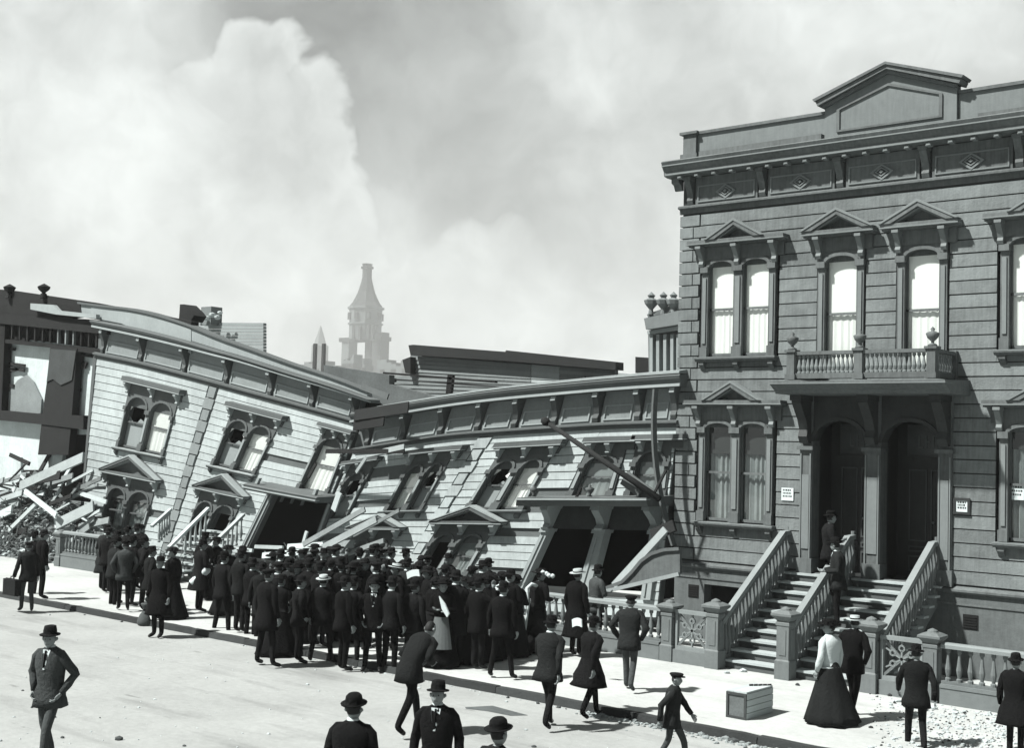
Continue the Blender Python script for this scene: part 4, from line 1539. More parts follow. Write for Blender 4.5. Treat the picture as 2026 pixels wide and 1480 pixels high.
# leaning post in the porch mouth, boards before the dark porch
piece('broken_board', 'long dark board slanting down out of the black porch of the tilted house', 'board', (722, 1008), (600, 1078), 23.0, 22.4, 0.14, 0.06, M_LUMB)
piece('broken_board', 'second long board under the one slanting out of the black porch', 'board', (745, 1028), (628, 1090), 22.9, 22.4, 0.18, 0.06, M_LUMB)
piece('broken_board', 'short upright white splinter standing in the black porch mouth', 'board', (607, 1052), (599, 1080), 23.0, 23.0, 0.10, 0.05, M_LUMBW)
piece('broken_board', 'white upright board at the right edge of the tilted porch roof', 'board', (672, 975), (660, 1010), 23.4, 23.4, 0.20, 0.05, M_LUMBW)
for k, (p, q, w_) in enumerate((((505, 1082), (560, 1084), 0.1), ((570, 1082), (640, 1078), 0.14), ((640, 1082), (700, 1076), 0.2), ((430, 1080), (500, 1090), 0.1), ((690, 1095), (760, 1070), 0.12), ((520, 1100), (600, 1092), 0.16), ((610, 1096), (690, 1088), 0.14))):
    piece('broken_board', 'splintered light board in the wreckage behind the crowd', 'board', p, q, 22.9, 22.8, w_, 0.06, M_LUMBW if k % 2 else M_LUMB, 'splintered boards behind the crowd')

# ------------------------------------------------------------------ crooked front steps of the tilted house
T = thing('crooked_steps', 'crooked front steps with slanting white handrails before the tilted house', 'steps', (-31.6, 22.8, 0))
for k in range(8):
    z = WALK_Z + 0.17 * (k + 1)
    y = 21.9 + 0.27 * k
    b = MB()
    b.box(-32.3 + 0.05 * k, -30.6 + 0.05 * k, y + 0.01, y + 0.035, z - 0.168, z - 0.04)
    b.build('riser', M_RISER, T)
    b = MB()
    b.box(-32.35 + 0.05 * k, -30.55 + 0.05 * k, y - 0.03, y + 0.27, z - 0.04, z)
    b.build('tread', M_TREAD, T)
for y_, z_ in ((21.9, 0.32), (22.5, 0.7), (23.1, 1.05)):
    b = MB()
    b.box(-30.56, -30.50, y_, y_ + 0.06, WALK_Z, z_ + WALK_Z)
    b.build('step_post', M_WTRIML, T)
for p, q, ya, yb in (((412, 1006), (334, 1084), 23.7, 21.9), ((482, 1018), (412, 1086), 23.6, 21.9), ((338, 1008), (300, 1042), 24.0, 23.2)):
    a, c = on_y(p[0], p[1], ya), on_y(q[0], q[1], yb)
    b = MB()
    b.bar(a, c, 0.11, 0.08)
    b.build('handrail', M_LUMBW, T)
    for k in range(5):
        f = a.lerp(c, 0.06 + 0.13 * k)
        b = MB()
        b.lathe((f.x, f.y, f.z - 0.72), [(r_ * 0.9, z_ * 1.1) for r_, z_ in BAL_PROF], 6)
        b.build('baluster', M_WTRIML, T)

# ------------------------------------------------------------------ gutted building at the far left
L = thing('gutted_building', 'gutted dark frame of a building at the left edge, open to pale plaster inside', 'building', (-43, WALL_Y, 0))
yy = WALL_Y


def pxpoly(name, pts, y, t, m, parent):
    P = [on_y(x, y_, y) for x, y_ in pts]
    b = MB()
    n = len(P)
    b.add(P + [p + Vector((0, t, 0)) for p in P], [tuple(range(n)), tuple(range(2 * n - 1, n - 1, -1))] + [(i, i + n, (i + 1) % n + n, (i + 1) % n) for i in range(n)])
    return b.build(name, m, parent)


pxpoly('roof_parapet', [(-60, 568), (20, 574), (182, 598), (378, 636), (378, 622), (176, 594)][:4] + [(378, 644), (180, 618), (178, 622), (120, 632), (-60, 618)], yy - 0.05, 0.3, M_DLUMB, L)
pxpoly('parapet_face', [(180, 602), (300, 624), (378, 650), (378, 700), (240, 640), (180, 628)], yy - 0.1, 0.2, M_WTRIML, L)
pxpoly('roof_board', [(60, 600), (105, 603), (115, 614), (190, 622), (190, 630), (110, 622), (60, 612)], yy - 0.3, 0.15, M_WTRIML, L)
pxpoly('soffit', [(-60, 618), (180, 632), (215, 655), (215, 662), (-60, 634)], yy - 0.12, 0.4, M_DLUMB, L)
pxpoly('header_beam', [(-60, 664), (100, 680), (215, 692), (215, 704), (100, 688), (-60, 672)], yy - 0.02, 0.3, M_DLUMB, L)
pxpoly('attic_dark', [(-60, 634), (215, 662), (215, 694), (-60, 666)], yy + 0.35, 0.1, M_DARK, L)
for k in range(18):
    x = -50 + k * 15.2
    a, c = on_y(x, 632 + max(0, x) * 0.10, yy), on_y(x - 1, 668 + max(0, x) * 0.10, yy)
    b = MB()
    b.bar(a, c, 0.08, 0.10, 0, (0, -1, 0))
    b.build('stud', M_LUMB if k in (11, 12, 13) else M_DLUMB, L)
pxpoly('post', [(-60, 640), (10, 640), (2, 830), (-60, 830)], yy - 0.05, 0.3, M_DLUMB, L)
pxpoly('pier', [(100, 682), (152, 690), (142, 820), (135, 900), (75, 900), (84, 820), (92, 760)], yy - 0.06, 0.28, M_DLUMB, L)
pxpoly('torn_wallpaper', [(100, 690), (150, 694), (142, 752), (120, 762), (104, 750), (92, 756)], yy - 0.10, 0.03, mat('dim_wallpaper', 0.07, 0.9, 0.3, 6), L)
pxpoly('floor_beam', [(-60, 806), (84, 820), (165, 822), (165, 850), (84, 840), (-60, 826)], yy - 0.1, 0.4, M_DLUMB, L)
pxpoly('plaster_wall', [(-80, 655), (200, 690), (200, 860), (130, 860), (120, 930), (-80, 930)], yy + 0.30, 0.15, M_PLAST, L)
pxpoly('plaster_mound', [(0, 800), (18, 775), (35, 752), (52, 742), (66, 756), (82, 790), (80, 818), (0, 818)], yy + 0.22, 0.06, mat('grey_torn_plaster', 0.28, 0.95, 0.25, 5, 0, 0.5, 12), L)
for k, (p, q) in enumerate((((12, 666), (56, 674)), ((12, 670), (55, 680)), ((14, 690), (30, 691)), ((8, 718), (50, 724)), ((8, 726), (48, 733)), ((8, 735), (38, 730)), ((5, 760), (28, 764)), ((152, 700), (185, 705)), ((150, 716), (172, 720)), ((148, 727), (170, 726)), ((146, 770), (160, 772)))):
    a, c = on_y(p[0], p[1], yy + 0.2), on_y(q[0], q[1], yy + 0.2)
    b = MB()
    b.bar(a, c, 0.12, 0.05, 0, (0, -1, 0))
    b.build('broken_lath', M_DLUMB, L)
pxpoly('side_wall', [(140, 850), (185, 855), (168, 1070), (140, 1070)], yy + 1.0, 2.0, M_DARK, L)
pxpoly('back_wall', [(-100, 800), (190, 850), (172, 1130), (-100, 1130)], yy + 3.0, 0.2, M_DARK, L)
pxpoly('lower_plaster', [(-60, 838), (60, 838), (72, 860), (70, 895), (30, 905), (-60, 900)], yy + 0.5, 0.1, M_PLAST, L)
pxpoly('lower_plaster', [(-60, 900), (40, 905), (42, 940), (30, 970), (-60, 985)], yy + 0.2, 0.1, M_PLAST, L)
for x in (18, 86):
    p = on_y(x, 590, yy - 0.1)
    t_ = MB()
    t_.lathe((p.x, p.y, p.z), [(0.16, 0.0), (0.12, 0.15), (0.06, 0.2), (0.2, 0.32), (0.24, 0.42), (0.1, 0.5), (0, 0.55)], 8)
    t_.build('roof_finial', M_DLUMB, L)
pxpoly('chimney_stump', [(356, 602), (364, 602), (378, 616), (384, 624), (376, 636), (354, 632)], yy + 0.4, 0.5, M_DLUMB, L)

# ---- lumber heap in front of it
HEAP = [((50, 972), (112, 1020), .16, 0, 'long pale board slanting down to the right across the lumber heap'),
        ((74, 995), (18, 1050), .16, 0, 'pale board crossing the slanting one in the lumber heap'),
        ((185, 1002), (112, 1038), .36, 1, 'broad grey plank propped from the lumber heap to the tilted house wall'),
        ((-20, 1030), (24, 1008), .30, 2, 'short white board at the left photo edge in the lumber heap'),
        ((-20, 1066), (40, 1048), .30, 2, 'flat white board low at the left edge of the lumber heap'),
        ((90, 1062), (145, 1050), .30, 1, 'grey plank with rounded end resting on the white gate post'),
        ((110, 1020), (84, 1052), .12, 1, 'short steep lath under the slanting pale board'),
        ((108, 1015), (112, 1045), .1, 2, 'little white stake standing below the slanting pale board'),
        ((-10, 1090), (25, 1088), .16, 2, 'white board end lying lowest at the left photo edge'),
        ((0, 990), (45, 975), .2, 1, 'grey board on top of the lumber heap below the plaster'),
        ((40, 962), (165, 905), .34, 1, 'broad plank rising to the right from heap to the tilted house corner'),
        ((48, 955), (120, 940), .3, 3, 'dark beam under the broad rising plank'),
        ((20, 900), (58, 918), .14, 3, 'dark broken lath sticking out below the lower plaster')]
for i, (p, q, w_, mi, lab) in enumerate(HEAP):
    piece('fallen_plank', lab, 'plank', p, q, 22.7 + 0.07 * i, 22.3 + 0.07 * i, w_, 0.07, (M_LUMBW, M_LUMB, M_LUMBW, M_DLUMB)[mi])
hr = random.Random(5)
for k in range(120):
    px0 = hr.uniform(-40, 165)
    base = 1085 - 0.0 * px0
    top = 925 + abs(px0 - 60) * 0.35
    py0 = hr.uniform(top, 1100)
    ln = hr.uniform(18, 70)
    an = hr.choice((hr.gauss(-0.5, 0.3), hr.gauss(0.6, 0.3), hr.gauss(0.0, 0.25)))
    yy_ = 22.2 + (1100 - py0) / 100 + hr.uniform(0, 0.8)
    hm = hr.choice((0, 0, 1, 2))
    hlab = ('weathered', 'dark charred', 'pale painted')[hm] + ' broken plank tangled with others in the lumber heap at the left edge'
    piece('fallen_plank', hlab, 'plank', (px0, py0), (px0 + ln * math.cos(an), py0 - ln * math.sin(an)), yy_, yy_ + hr.uniform(-0.5, 0.5),
          hr.choice((0.06, 0.1, 0.14, 0.2)), 0.05, (M_LUMB, M_DLUMB, M_LUMBW)[hm], 'broken planks of the lumber heap')
b = MB()
gx0, gx1 = -45.5, -37.0
N = 26
vs_ = []
for j in range(12):
    for i in range(N):
        x = gx0 + (gx1 - gx0) * i / (N - 1)
        y = 21.9 + j * 0.28
        k = math.sin(min(1, j / 8) * math.pi / 2) * (1 - abs(2 * i / (N - 1) - 1) ** 2.2)
        vs_.append((x, y, WALK_Z - 0.02 + k * 1.9 + noise.noise(Vector((x * 1.3, y * 1.7, 3))) * 0.4 * k))
b.add(vs_, [(j * N + i, j * N + i + 1, (j + 1) * N + i + 1, (j + 1) * N + i) for j in range(11) for i in range(N - 1)])
tag(b.build('rubble_mound', mat('plaster_rubble', 0.16, 0.95, 0.9, 9, 0, 0.8, 14), None, fix=False), kind='stuff')

# ------------------------------------------------------------------ buildings behind
F = thing('far_frame_building', 'long clapboard building with a dark tarred coping behind the sagging cornice', 'building', (-38, 45, 0))
q = [(808, 696), (1218, 728), (1225, 762), (1345, 768), (1345, 860), (700, 860), (700, 745), (770, 742), (806, 716)]
pxpoly('wall', [(812, 700), (1218, 730), (1218, 840), (700, 860), (700, 760), (812, 760)], 45.3, 0.2, M_WALLD, F)
rows = 15
for k in range(rows):
    y_l = 704 + k * 8.2
    for xa, xb, mm in ((812 if y_l < 745 else 690, 1052, M_BGW), (1052, 1108, M_BGL), (1108, 1218, M_BGW)):
        if y_l < 745 and xa == 812:
            xa = 812
        sl = 0.073 * (1 - k / rows * 1.1)
        f = lambda x: y_l + (x - 812) * sl
        a0, a1 = on_y(xa, f(xa), 45), on_y(xb - 1, f(xb - 1), 45)
        c0, c1 = on_y(xb - 1, f(xb - 1) + 7.2, 45), on_y(xa, f(xa) + 7.2, 45)
        b = MB()
        P = [a0, a1, c0, c1]
        P2 = [a0 + Vector((0, 0.12, 0)), a1 + Vector((0, 0.12, 0)), c0 + Vector((0, 0.06, 0)), c1 + Vector((0, 0.06, 0))]
        P = [P[0], P[1], P[2] - Vector((0, 0.05, 0)), P[3] - Vector((0, 0.05, 0))]
        b.add(P + P2, [(0, 1, 2, 3), (7, 6, 5, 4), (0, 4, 5, 1), (1, 5, 6, 2), (2, 6, 7, 3), (3, 7, 4, 0)])
        b.build('board', mm, F)
pxpoly('coping', [(808, 683), (818, 682), (1000, 696), (1001, 693), (1218, 716), (1218, 732), (1000, 714), (812, 702)], 44.5, 0.6, M_DLUMB, F)
pxpoly('coping_end', [(796, 712), (812, 706), (812, 740), (802, 738)], 44.6, 0.5, M_DLUMB, F)
pxpoly('wall', [(1218, 738), (1345, 745), (1345, 860), (1218, 860)], 46, 0.2, M_BGL, F)
pxpoly('downpipe', [(1150, 745), (1157, 745), (1155, 780), (1148, 780)], 44.7, 0.1, M_DLUMB, F)
W = thing('rooftop_railing', 'dark posts and sagging rails on the flat roof before the far clapboard wall', 'railing', tuple(on_y(850, 770, 36)))
for p, q_, w_ in (((893, 742), (888, 788), 0.26), ((768, 745), (762, 785), 0.28), ((760, 738), (982, 756), 0.08), ((770, 750), (1045, 770), 0.06), ((768, 762), (780, 778), 0.2), ((765, 757), (782, 752), 0.15)):
    a, c = on_y(p[0], p[1], 36), on_y(q_[0], q_[1], 36)
    b = MB()
    b.bar(a, c, w_, 0.15, 0, (0, -1, 0))
    b.build('rail' if w_ < 0.1 else 'post', M_DLUMB, W)
W = thing('flat_tar_roof', 'grey flat roof with debris behind the right end of the tilted cornice', 'roof', tuple(on_y(760, 780, 35)))
pxpoly('roof_slab', [(640, 722), (770, 742), (770, 760), (860, 785), (860, 830), (640, 830)], 35.5, 0.3, mat('gravelled_roof', 0.14, 0.95, 0.4, 3, 0, 0.5, 8), W)
# left background roof with chimney
W = thing('far_left_building', 'distant clapboard building top with a brick chimney above the tilted cornice', 'building', tuple(on_y(450, 660, 40)))
for k in range(13):
    pxpoly('board', [(392, 638 + k * 6.5), (521, 639 + k * 6.5), (521, 644.5 + k * 6.5), (392, 643.5 + k * 6.5)], 40 - 0.02 * k, 0.2, M_BGL, W)
b = MB()
p0, p1 = on_y(397, 632, 39.5), on_y(418, 606, 39.5)
b.box(p0.x, p1.x, 39.5, 40.2, p0.z - 0.3, p1.z)
b.build('chimney', M_BGW, W)
for x, y_, r_ in ((382, 633, .22), (400, 632, .2), (410, 634, .18), (420, 628, .2), (430, 632, .18), (435, 622, .14)):
    p = on_y(x, y_, 39.2)
    b = MB()
    b.lathe((p.x, p.y, p.z), [(r_ * 0.6, 0), (r_, r_ * 0.5), (r_ * 0.9, r_), (0, r_ * 1.3)], 7)
    b.build('roof_rubble', M_STONE, W)
# classical building fragment next to the grey building
C = thing('ornate_far_building', 'ornate pilastered building top with urns just left of the grey building', 'building', tuple(on_y(1310, 680, 42)))
pxpoly('wall', [(1282, 655), (1352, 648), (1352, 775), (1284, 775)], 42, 1.0, M_BGW, C)
pxpoly('cornice', [(1274, 630), (1352, 612), (1352, 640), (1278, 652)], 41.4, 0.8, M_BGW, C)
pxpoly('architrave', [(1280, 655), (1352, 643), (1352, 650), (1281, 661)], 41.6, 0.3, M_BGL, C)
pxpoly('pediment', [(1280, 622), (1352, 595), (1352, 610), (1282, 628)], 41.6, 0.4, M_BGW, C)
for x in (1285, 1298, 1312, 1326, 1338):
    pxpoly('pilaster', [(x, 662), (x + 6, 661), (x + 6, 742), (x, 742)], 41.7, 0.3, M_BGL, C)
for x in (1288, 1312, 1332):
    p = on_y(x, 622, 41.6)
    b = MB()
    b.lathe((p.x, p.y, p.z), [(0.12, 0), (0.08, 0.2), (0.25, 0.4), (0.3, 0.55), (0.1, 0.65), (0.16, 0.75), (0, 0.9)], 8)
    b.build('urn', M_BGW, C)
pxpoly('dark_window', [(1257, 706), (1345, 712), (1345, 740), (1257, 738)], 43, 0.3, M_DLUMB, C)

# ------------------------------------------------------------------ tower in the smoke
TY = 1200.0


def tz(py):
    return on_y(721, py, TY).z


tc_ = on_y(721, 700, TY)
TW = thing('church_tower', 'pale gutted tower with a conical spire standing in the smoke on the skyline', 'tower', (tc_.x, TY, 0))
cx_, ux = tc_.x, (on_y(743, 612, TY).x - on_y(698, 612, TY).x) / 45.0
b = MB()
b.lathe((cx_, TY, 0), [(22 * ux * .98, tz(672)), (22 * ux, tz(668)), (22 * ux, tz(644)), (24 * ux, tz(643)), (24 * ux, tz(640)), (22 * ux, tz(639)), (22.5 * ux, tz(614)), (25 * ux, tz(612)), (25 * ux, tz(608))], 8)
b.build('drum', M_TOWER, TW)
b = MB()
b.lathe((cx_, TY, 0), [(23 * ux, tz(607.9)), (18 * ux, tz(598)), (12 * ux, tz(580)), (8 * ux, tz(560)), (6.5 * ux, tz(550)), (6.5 * ux, tz(533)), (8.5 * ux, tz(532)), (8.5 * ux, tz(528)), (6 * ux, tz(527)), (7.5 * ux, tz(523)), (4 * ux, tz(522))], 8)
b.build('spire', M_TOWERD, TW)
b = MB()
for k in range(8):
    a = k * math.pi / 4 + 0.2
    c = Vector((cx_, TY, 0))
    p = c + Vector((math.cos(a) * 21.3 * ux, math.sin(a) * 21.3 * ux, 0))
    b.bar(p + Vector((0, 0, tz(634))), p + Vector((0, 0, tz(620))), 5.0, 5.0)
b.build('drum_windows', M_TOWERD, TW)
for x, y_, w_ in ((700, 656, 4), (712, 657, 4), (729, 655, 4), (738, 655, 4)):
    p = on_y(x, y_, TY - 22 * ux * 0.95)
    b = MB()
    b.box(p.x - 2.2, p.x + 2.2, p.y - 1.5, p.y + 2.0, p.z - 11.0, p.z + 8.5)
    b.build('arched_opening', M_TOWERD, TW)
b = MB()
z1, z0 = tz(668), tz(742)
hw = 38 * ux
lx0, lx1 = on_y(680, 700, TY).x, on_y(763, 700, TY).x
b.box(lx0, lx1, TY - 10, TY + 10, tz(676), tz(668))
b.build('belfry_deck', M_TOWERD, TW)
for x0, x1 in ((684, 698), (730, 742), (744, 761)):
    a, c = on_y(x0, 700, TY).x, on_y(x1, 700, TY).x
    b = MB()
    b.box(a, c, TY - 8, TY + 8, z0, tz(676) - 0.01)
    b.build('tower_pier', M_TOWERD if x0 > 720 else M_TOWER, TW)
for x0, x1, ya in ((744, 762, 662), (742, 748, 664), (755, 763, 660)):
    a, c = on_y(x0, 665, TY).x, on_y(x1, 665, TY).x
    b = MB()
    b.box(a, c, TY - 7, TY + 7, tz(667.9), tz(ya))
    b.build('battlement', M_TOWERD, TW)
b = MB()
b.box(lx0, lx1, TY + 11, TY + 16, tz(760), tz(722))
b.build('nave_wall', M_TOWER, TW)
SY = 1500.0
sp = on_y(633, 690, SY)
TS = thing('thin_spire', 'thin faint steeple left of the tower, almost lost in smoke', 'steeple', (sp.x, SY, 0))
b = MB()
b.lathe((sp.x, SY, 0), [(16, on_y(633, 740, SY).z), (15, on_y(633, 684, SY).z), (11.5, on_y(633, 682, SY).z), (0.8, on_y(633, 645, SY).z)], 6)
b.build('steeple', M_TOWER, TS)
for k, x in enumerate((624, 641)):
    a = on_y(x, 680, 300)
    t_ = MB()
    t_.box(a.x - 0.6, a.x + 0.6, 299.5, 300.5, on_y(x, 745, 300).z, a.z)
    tag(t_.build('mast', M_DLUMB, None, loc=(a.x, 300, 5)), ('left' if k == 0 else 'right') + ' one of two bare dark masts in the smoke left of the tower', 'mast')
# low smoky skyline between the tower and the far building
for i, (x0, x1, yt, yd, g) in enumerate(((590, 665, 712, 900, 'low hazy block right of the tilted parapet under the thin spire'), (676, 700, 704, 1000, 'low hazy ruin at the left foot of the tower'), (700, 722, 712, 1020, 'small hazy ruin under the tower arch'), (745, 812, 712, 900, 'low hazy block between the tower and the far coping'))):
    P0, P1 = on_y(x0, 760, yd), on_y(x1, yt, yd)
    t_ = thing('hazy_block', g, 'building', ((P0.x + P1.x) / 2, yd, 0))
    b = MB()
    n = 7
    pr_ = random.Random(i + 3)
    tops = [P1.z + pr_.uniform(-6, 2.5) for _ in range(n + 1)]
    for k in range(n):
        xa, xb = P0.x + (P1.x - P0.x) * k / n, P0.x + (P1.x - P0.x) * (k + 1) / n
        b.prism([(xa, yd), (xb, yd), (xb, yd + 14), (xa, yd + 14)], 0, tops[k])
    b.build('wall', M_TOWER, t_)
    for k in range(3):
        xx = P0.x + (P1.x - P0.x) * (k + 0.5) / 3
        b = MB()
        b.box(xx - 3, xx + 3, yd - 0.8, yd + 1.6, P1.z - 19, P1.z - 9)
        b.build('window', M_TOWERD, t_)


# ------------------------------------------------------------------ people
def ring(c, rx, ry, n=14, ax=Vector((1, 0, 0)), ay=Vector((0, 1, 0)), fold=0.0, nf=7, ph=0.0, sq=2.0):
    out = []
    for j in range(n):
        t = 2 * math.pi * j / n
        k = 1 + fold * math.sin(nf * t + ph)
        ct, st = math.cos(t), math.sin(t)
        e = 2.0 / sq
        x = math.copysign(abs(ct) ** e, ct) * rx * k
        y = math.copysign(abs(st) ** e, st) * ry * k
        out.append(Vector(c) + ax * x + ay * y)
    return out


class Pose:
    """joint positions of a standing, walking or stooping figure, 1.72 m tall, facing +Y"""

    def __init__(self, lean=0.0, stride=0.0, arms='down', turn=0.0, tilt=0.0, wide=0.0):
        self.lean, self.turn = lean, turn
        pel = Vector((0, 0, 0.93))
        self.pel = pel
        s = stride
        w = 0.09 + wide
        self.hipL, self.hipR = Vector((-0.09, 0, 0.90)), Vector((0.09, 0, 0.90))
        self.ankL = Vector((-w, s * 0.5, 0.09 + (0.0 if s <= 0 else 0.0)))
        self.ankR = Vector((w, -s * 0.5, 0.09 + abs(s) * 0.14))
        self.kneL = (self.hipL + self.ankL) / 2 + Vector((0, 0.03 + abs(s) * 0.09, 0.02))
        self.kneR = (self.hipR + self.ankR) / 2 + Vector((0, 0.03 + abs(s) * 0.12, 0.02))
        self.toeL = self.ankL + Vector((-0.03, 0.17, -0.055))
        self.toeR = self.ankR + Vector((0.03, 0.17 - abs(s) * 0.06, -0.055 - abs(s) * 0.10))
        if self.toeR.z < 0.03:
            self.toeR.z = 0.03
        A = {'down': (((0.25, -0.02, 1.14), (0.27, 0.05, 0.88)), ((0.25, -0.02, 1.14), (0.27, 0.05, 0.88))),
             'pockets': (((0.31, -0.08, 1.16), (0.20, 0.06, 0.94)), ((0.31, -0.08, 1.16), (0.20, 0.06, 0.94))),
             'hips': (((0.36, -0.06, 1.18), (0.19, 0.04, 1.02)), ((0.36, -0.06, 1.18), (0.19, 0.04, 1.02))),
             'fold': (((0.24, 0.06, 1.15), (-0.02, 0.22, 1.17)), ((0.24, 0.06, 1.15), (0.0, 0.20, 1.14))),
             'hold': (((0.26, 0.02, 1.14), (0.16, 0.24, 1.12)), ((0.26, 0.02, 1.14), (0.16, 0.24, 1.12))),
             'carry': (((0.27, -0.02, 1.13), (0.32, 0.06, 0.87)), ((0.25, -0.02, 1.14), (0.27, 0.05, 0.88))),
             'raise': (((0.25, -0.02, 1.14), (0.27, 0.05, 0.88)), ((0.30, 0.14, 1.30), (0.17, 0.22, 1.55))),
             'swing': (((0.25, 0.14, 1.16), (0.24, 0.30, 0.97)), ((0.25, -0.16, 1.16), (0.26, -0.17, 0.90)))}[arms]
        self.shL, self.shR = Vector((-0.18, 0, 1.41)), Vector((0.18, 0, 1.41))
        (eL, wL), (eR, wR) = A
        self.elL, self.wrL = Vector((-eL[0], eL[1], eL[2])), Vector((-wL[0], wL[1], wL[2]))
        self.elR, self.wrR = Vector(eR), Vector(wR)
        self.neck = Vector((0, 0.0, 1.46))
        self.head = Vector((0, 0.025, 1.60))
        for k in ('shL', 'shR', 'elL', 'elR', 'wrL', 'wrR', 'neck', 'head'):
            setattr(self, k, self.bend(getattr(self, k)))
        self.tilt = tilt

    def bend(self, p):
        """lean the upper body forward about the hips"""
        k = min(1.0, max(0.0, (p.z - 0.88) / 0.35))
        a = -self.lean * k
        q = p - self.pel
        return Vector((q.x, q.y * math.cos(a) - q.z * math.sin(a), q.y * math.sin(a) + q.z * math.cos(a))) + self.pel


def head_into(b, c, tilt, turn, m_skin, m_hair, hair='short'):
    """a head with brow, nose, lips, chin and ears; z up, face towards +Y"""
    nu, nv = 16, 12
    M = Matrix.Rotation(turn, 3, 'Z') @ Matrix.Rotation(tilt, 3, 'X')
    vs_, mi_f, fs = [], [], []
    for i in range(nv + 1):
        th = math.pi * i / nv
        for j in range(nu):
            ph = 2 * math.pi * j / nu
            x, y, z = math.sin(th) * math.cos(ph), math.sin(th) * math.sin(ph), math.cos(th)
            X, Y, Z = x * 0.073, y * 0.093, z * 0.115
            if z < 0:
                k = 1 - 0.30 * z * z
                X *= k
                Y = Y * (1 - 0.18 * z * z) + 0.012 * (-z)
            front = max(0.0, y) * math.sin(th)
            ax_ = abs(x)
            if front > 0.7:
                if ax_ < 0.30 and -0.45 < z < 0.1:
                    Y += 0.016 * (1 - ax_ / 0.3)             # nose
                if 0.25 < ax_ < 0.62 and -0.12 < z < 0.22:
                    Y -= 0.008                                # eye hollows
                if ax_ < 0.4 and -0.72 < z < -0.5:
                    Y += 0.004
            vs_.append(M @ Vector((X, Y, Z)) + c)
    for i in range(nv):
        for j in range(nu):
            fs.append((i * nu + j, (i + 1) * nu + j, (i + 1) * nu + (j + 1) % nu, i * nu + (j + 1) % nu))
    base = len(b.v)
    b.v += vs_
    for f in fs:
        i, j = f[0] // nu, f[0] % nu
        ph = 2 * math.pi * (j + 0.5) / nu
        z = math.cos(math.pi * (i + 0.5) / nv)
        back = math.sin(ph)
        is_hair = (z > 0.45) or (back < 0.1 and z > -0.35)
        b.fa.append(tuple(k + base for k in f))
        b.mi.append(m_hair if is_hair else m_skin)
    for s in (-1, 1):
        b.tube([M @ Vector((s * 0.070, -0.005, -0.02)) + c, M @ Vector((s * 0.084, -0.012, 0.0)) + c, M @ Vector((s * 0.080, -0.012, 0.022)) + c], [0.010, 0.017, 0.012], 6, m_skin, 1.4)
    for s in (-1, 1):
        p = M @ Vector((s * 0.030, 0.079, 0.008)) + c
        b.tube([p, p + M @ Vector((0, 0.008, 0))], [0.009, 0.004], 6, m_hair)
    b.tube([M @ Vector((-0.022, 0.083, -0.052)) + c, M @ Vector((0.022, 0.083, -0.052)) + c], [0.004, 0.004], 5, m_hair)


def hand_into(b, wr, d, side, m, fwd=Vector((0, 1, 0))):
    """palm with four curled fingers and a thumb leaving its side"""
    d = d.normalized()
    s = d.cross(fwd)
    if s.length < 0.2:
        s = d.cross(Vector((1, 0, 0)))
    s.normalize()
    t = s.cross(d).normalized()
    b.loft([ring(wr, 0.026, 0.018, 8, t, s), ring(wr + d * 0.04, 0.036, 0.015, 8, t, s), ring(wr + d * 0.085, 0.040, 0.014, 8, t, s)], m)
    for k, (o, L) in enumerate(((-0.030, 0.070), (-0.010, 0.080), (0.010, 0.075), (0.030, 0.058))):
        p0 = wr + d * 0.08 + t * o
        p1 = p0 + d * L * 0.5 - s * 0.006 * side
        p2 = p1 + d * L * 0.32 - s * 0.022 * side
        p3 = p2 + d * L * 0.10 - s * 0.026 * side
        b.tube([p0, p1, p2, p3], [0.0095, 0.009, 0.008, 0.006], 5, m)
    p0 = wr + d * 0.028 + t * 0.028
    b.tube([p0, p0 + d * 0.03 + t * 0.022, p0 + d * 0.062 + t * 0.026], [0.011, 0.0105, 0.008], 5, m)


_bodies = {}


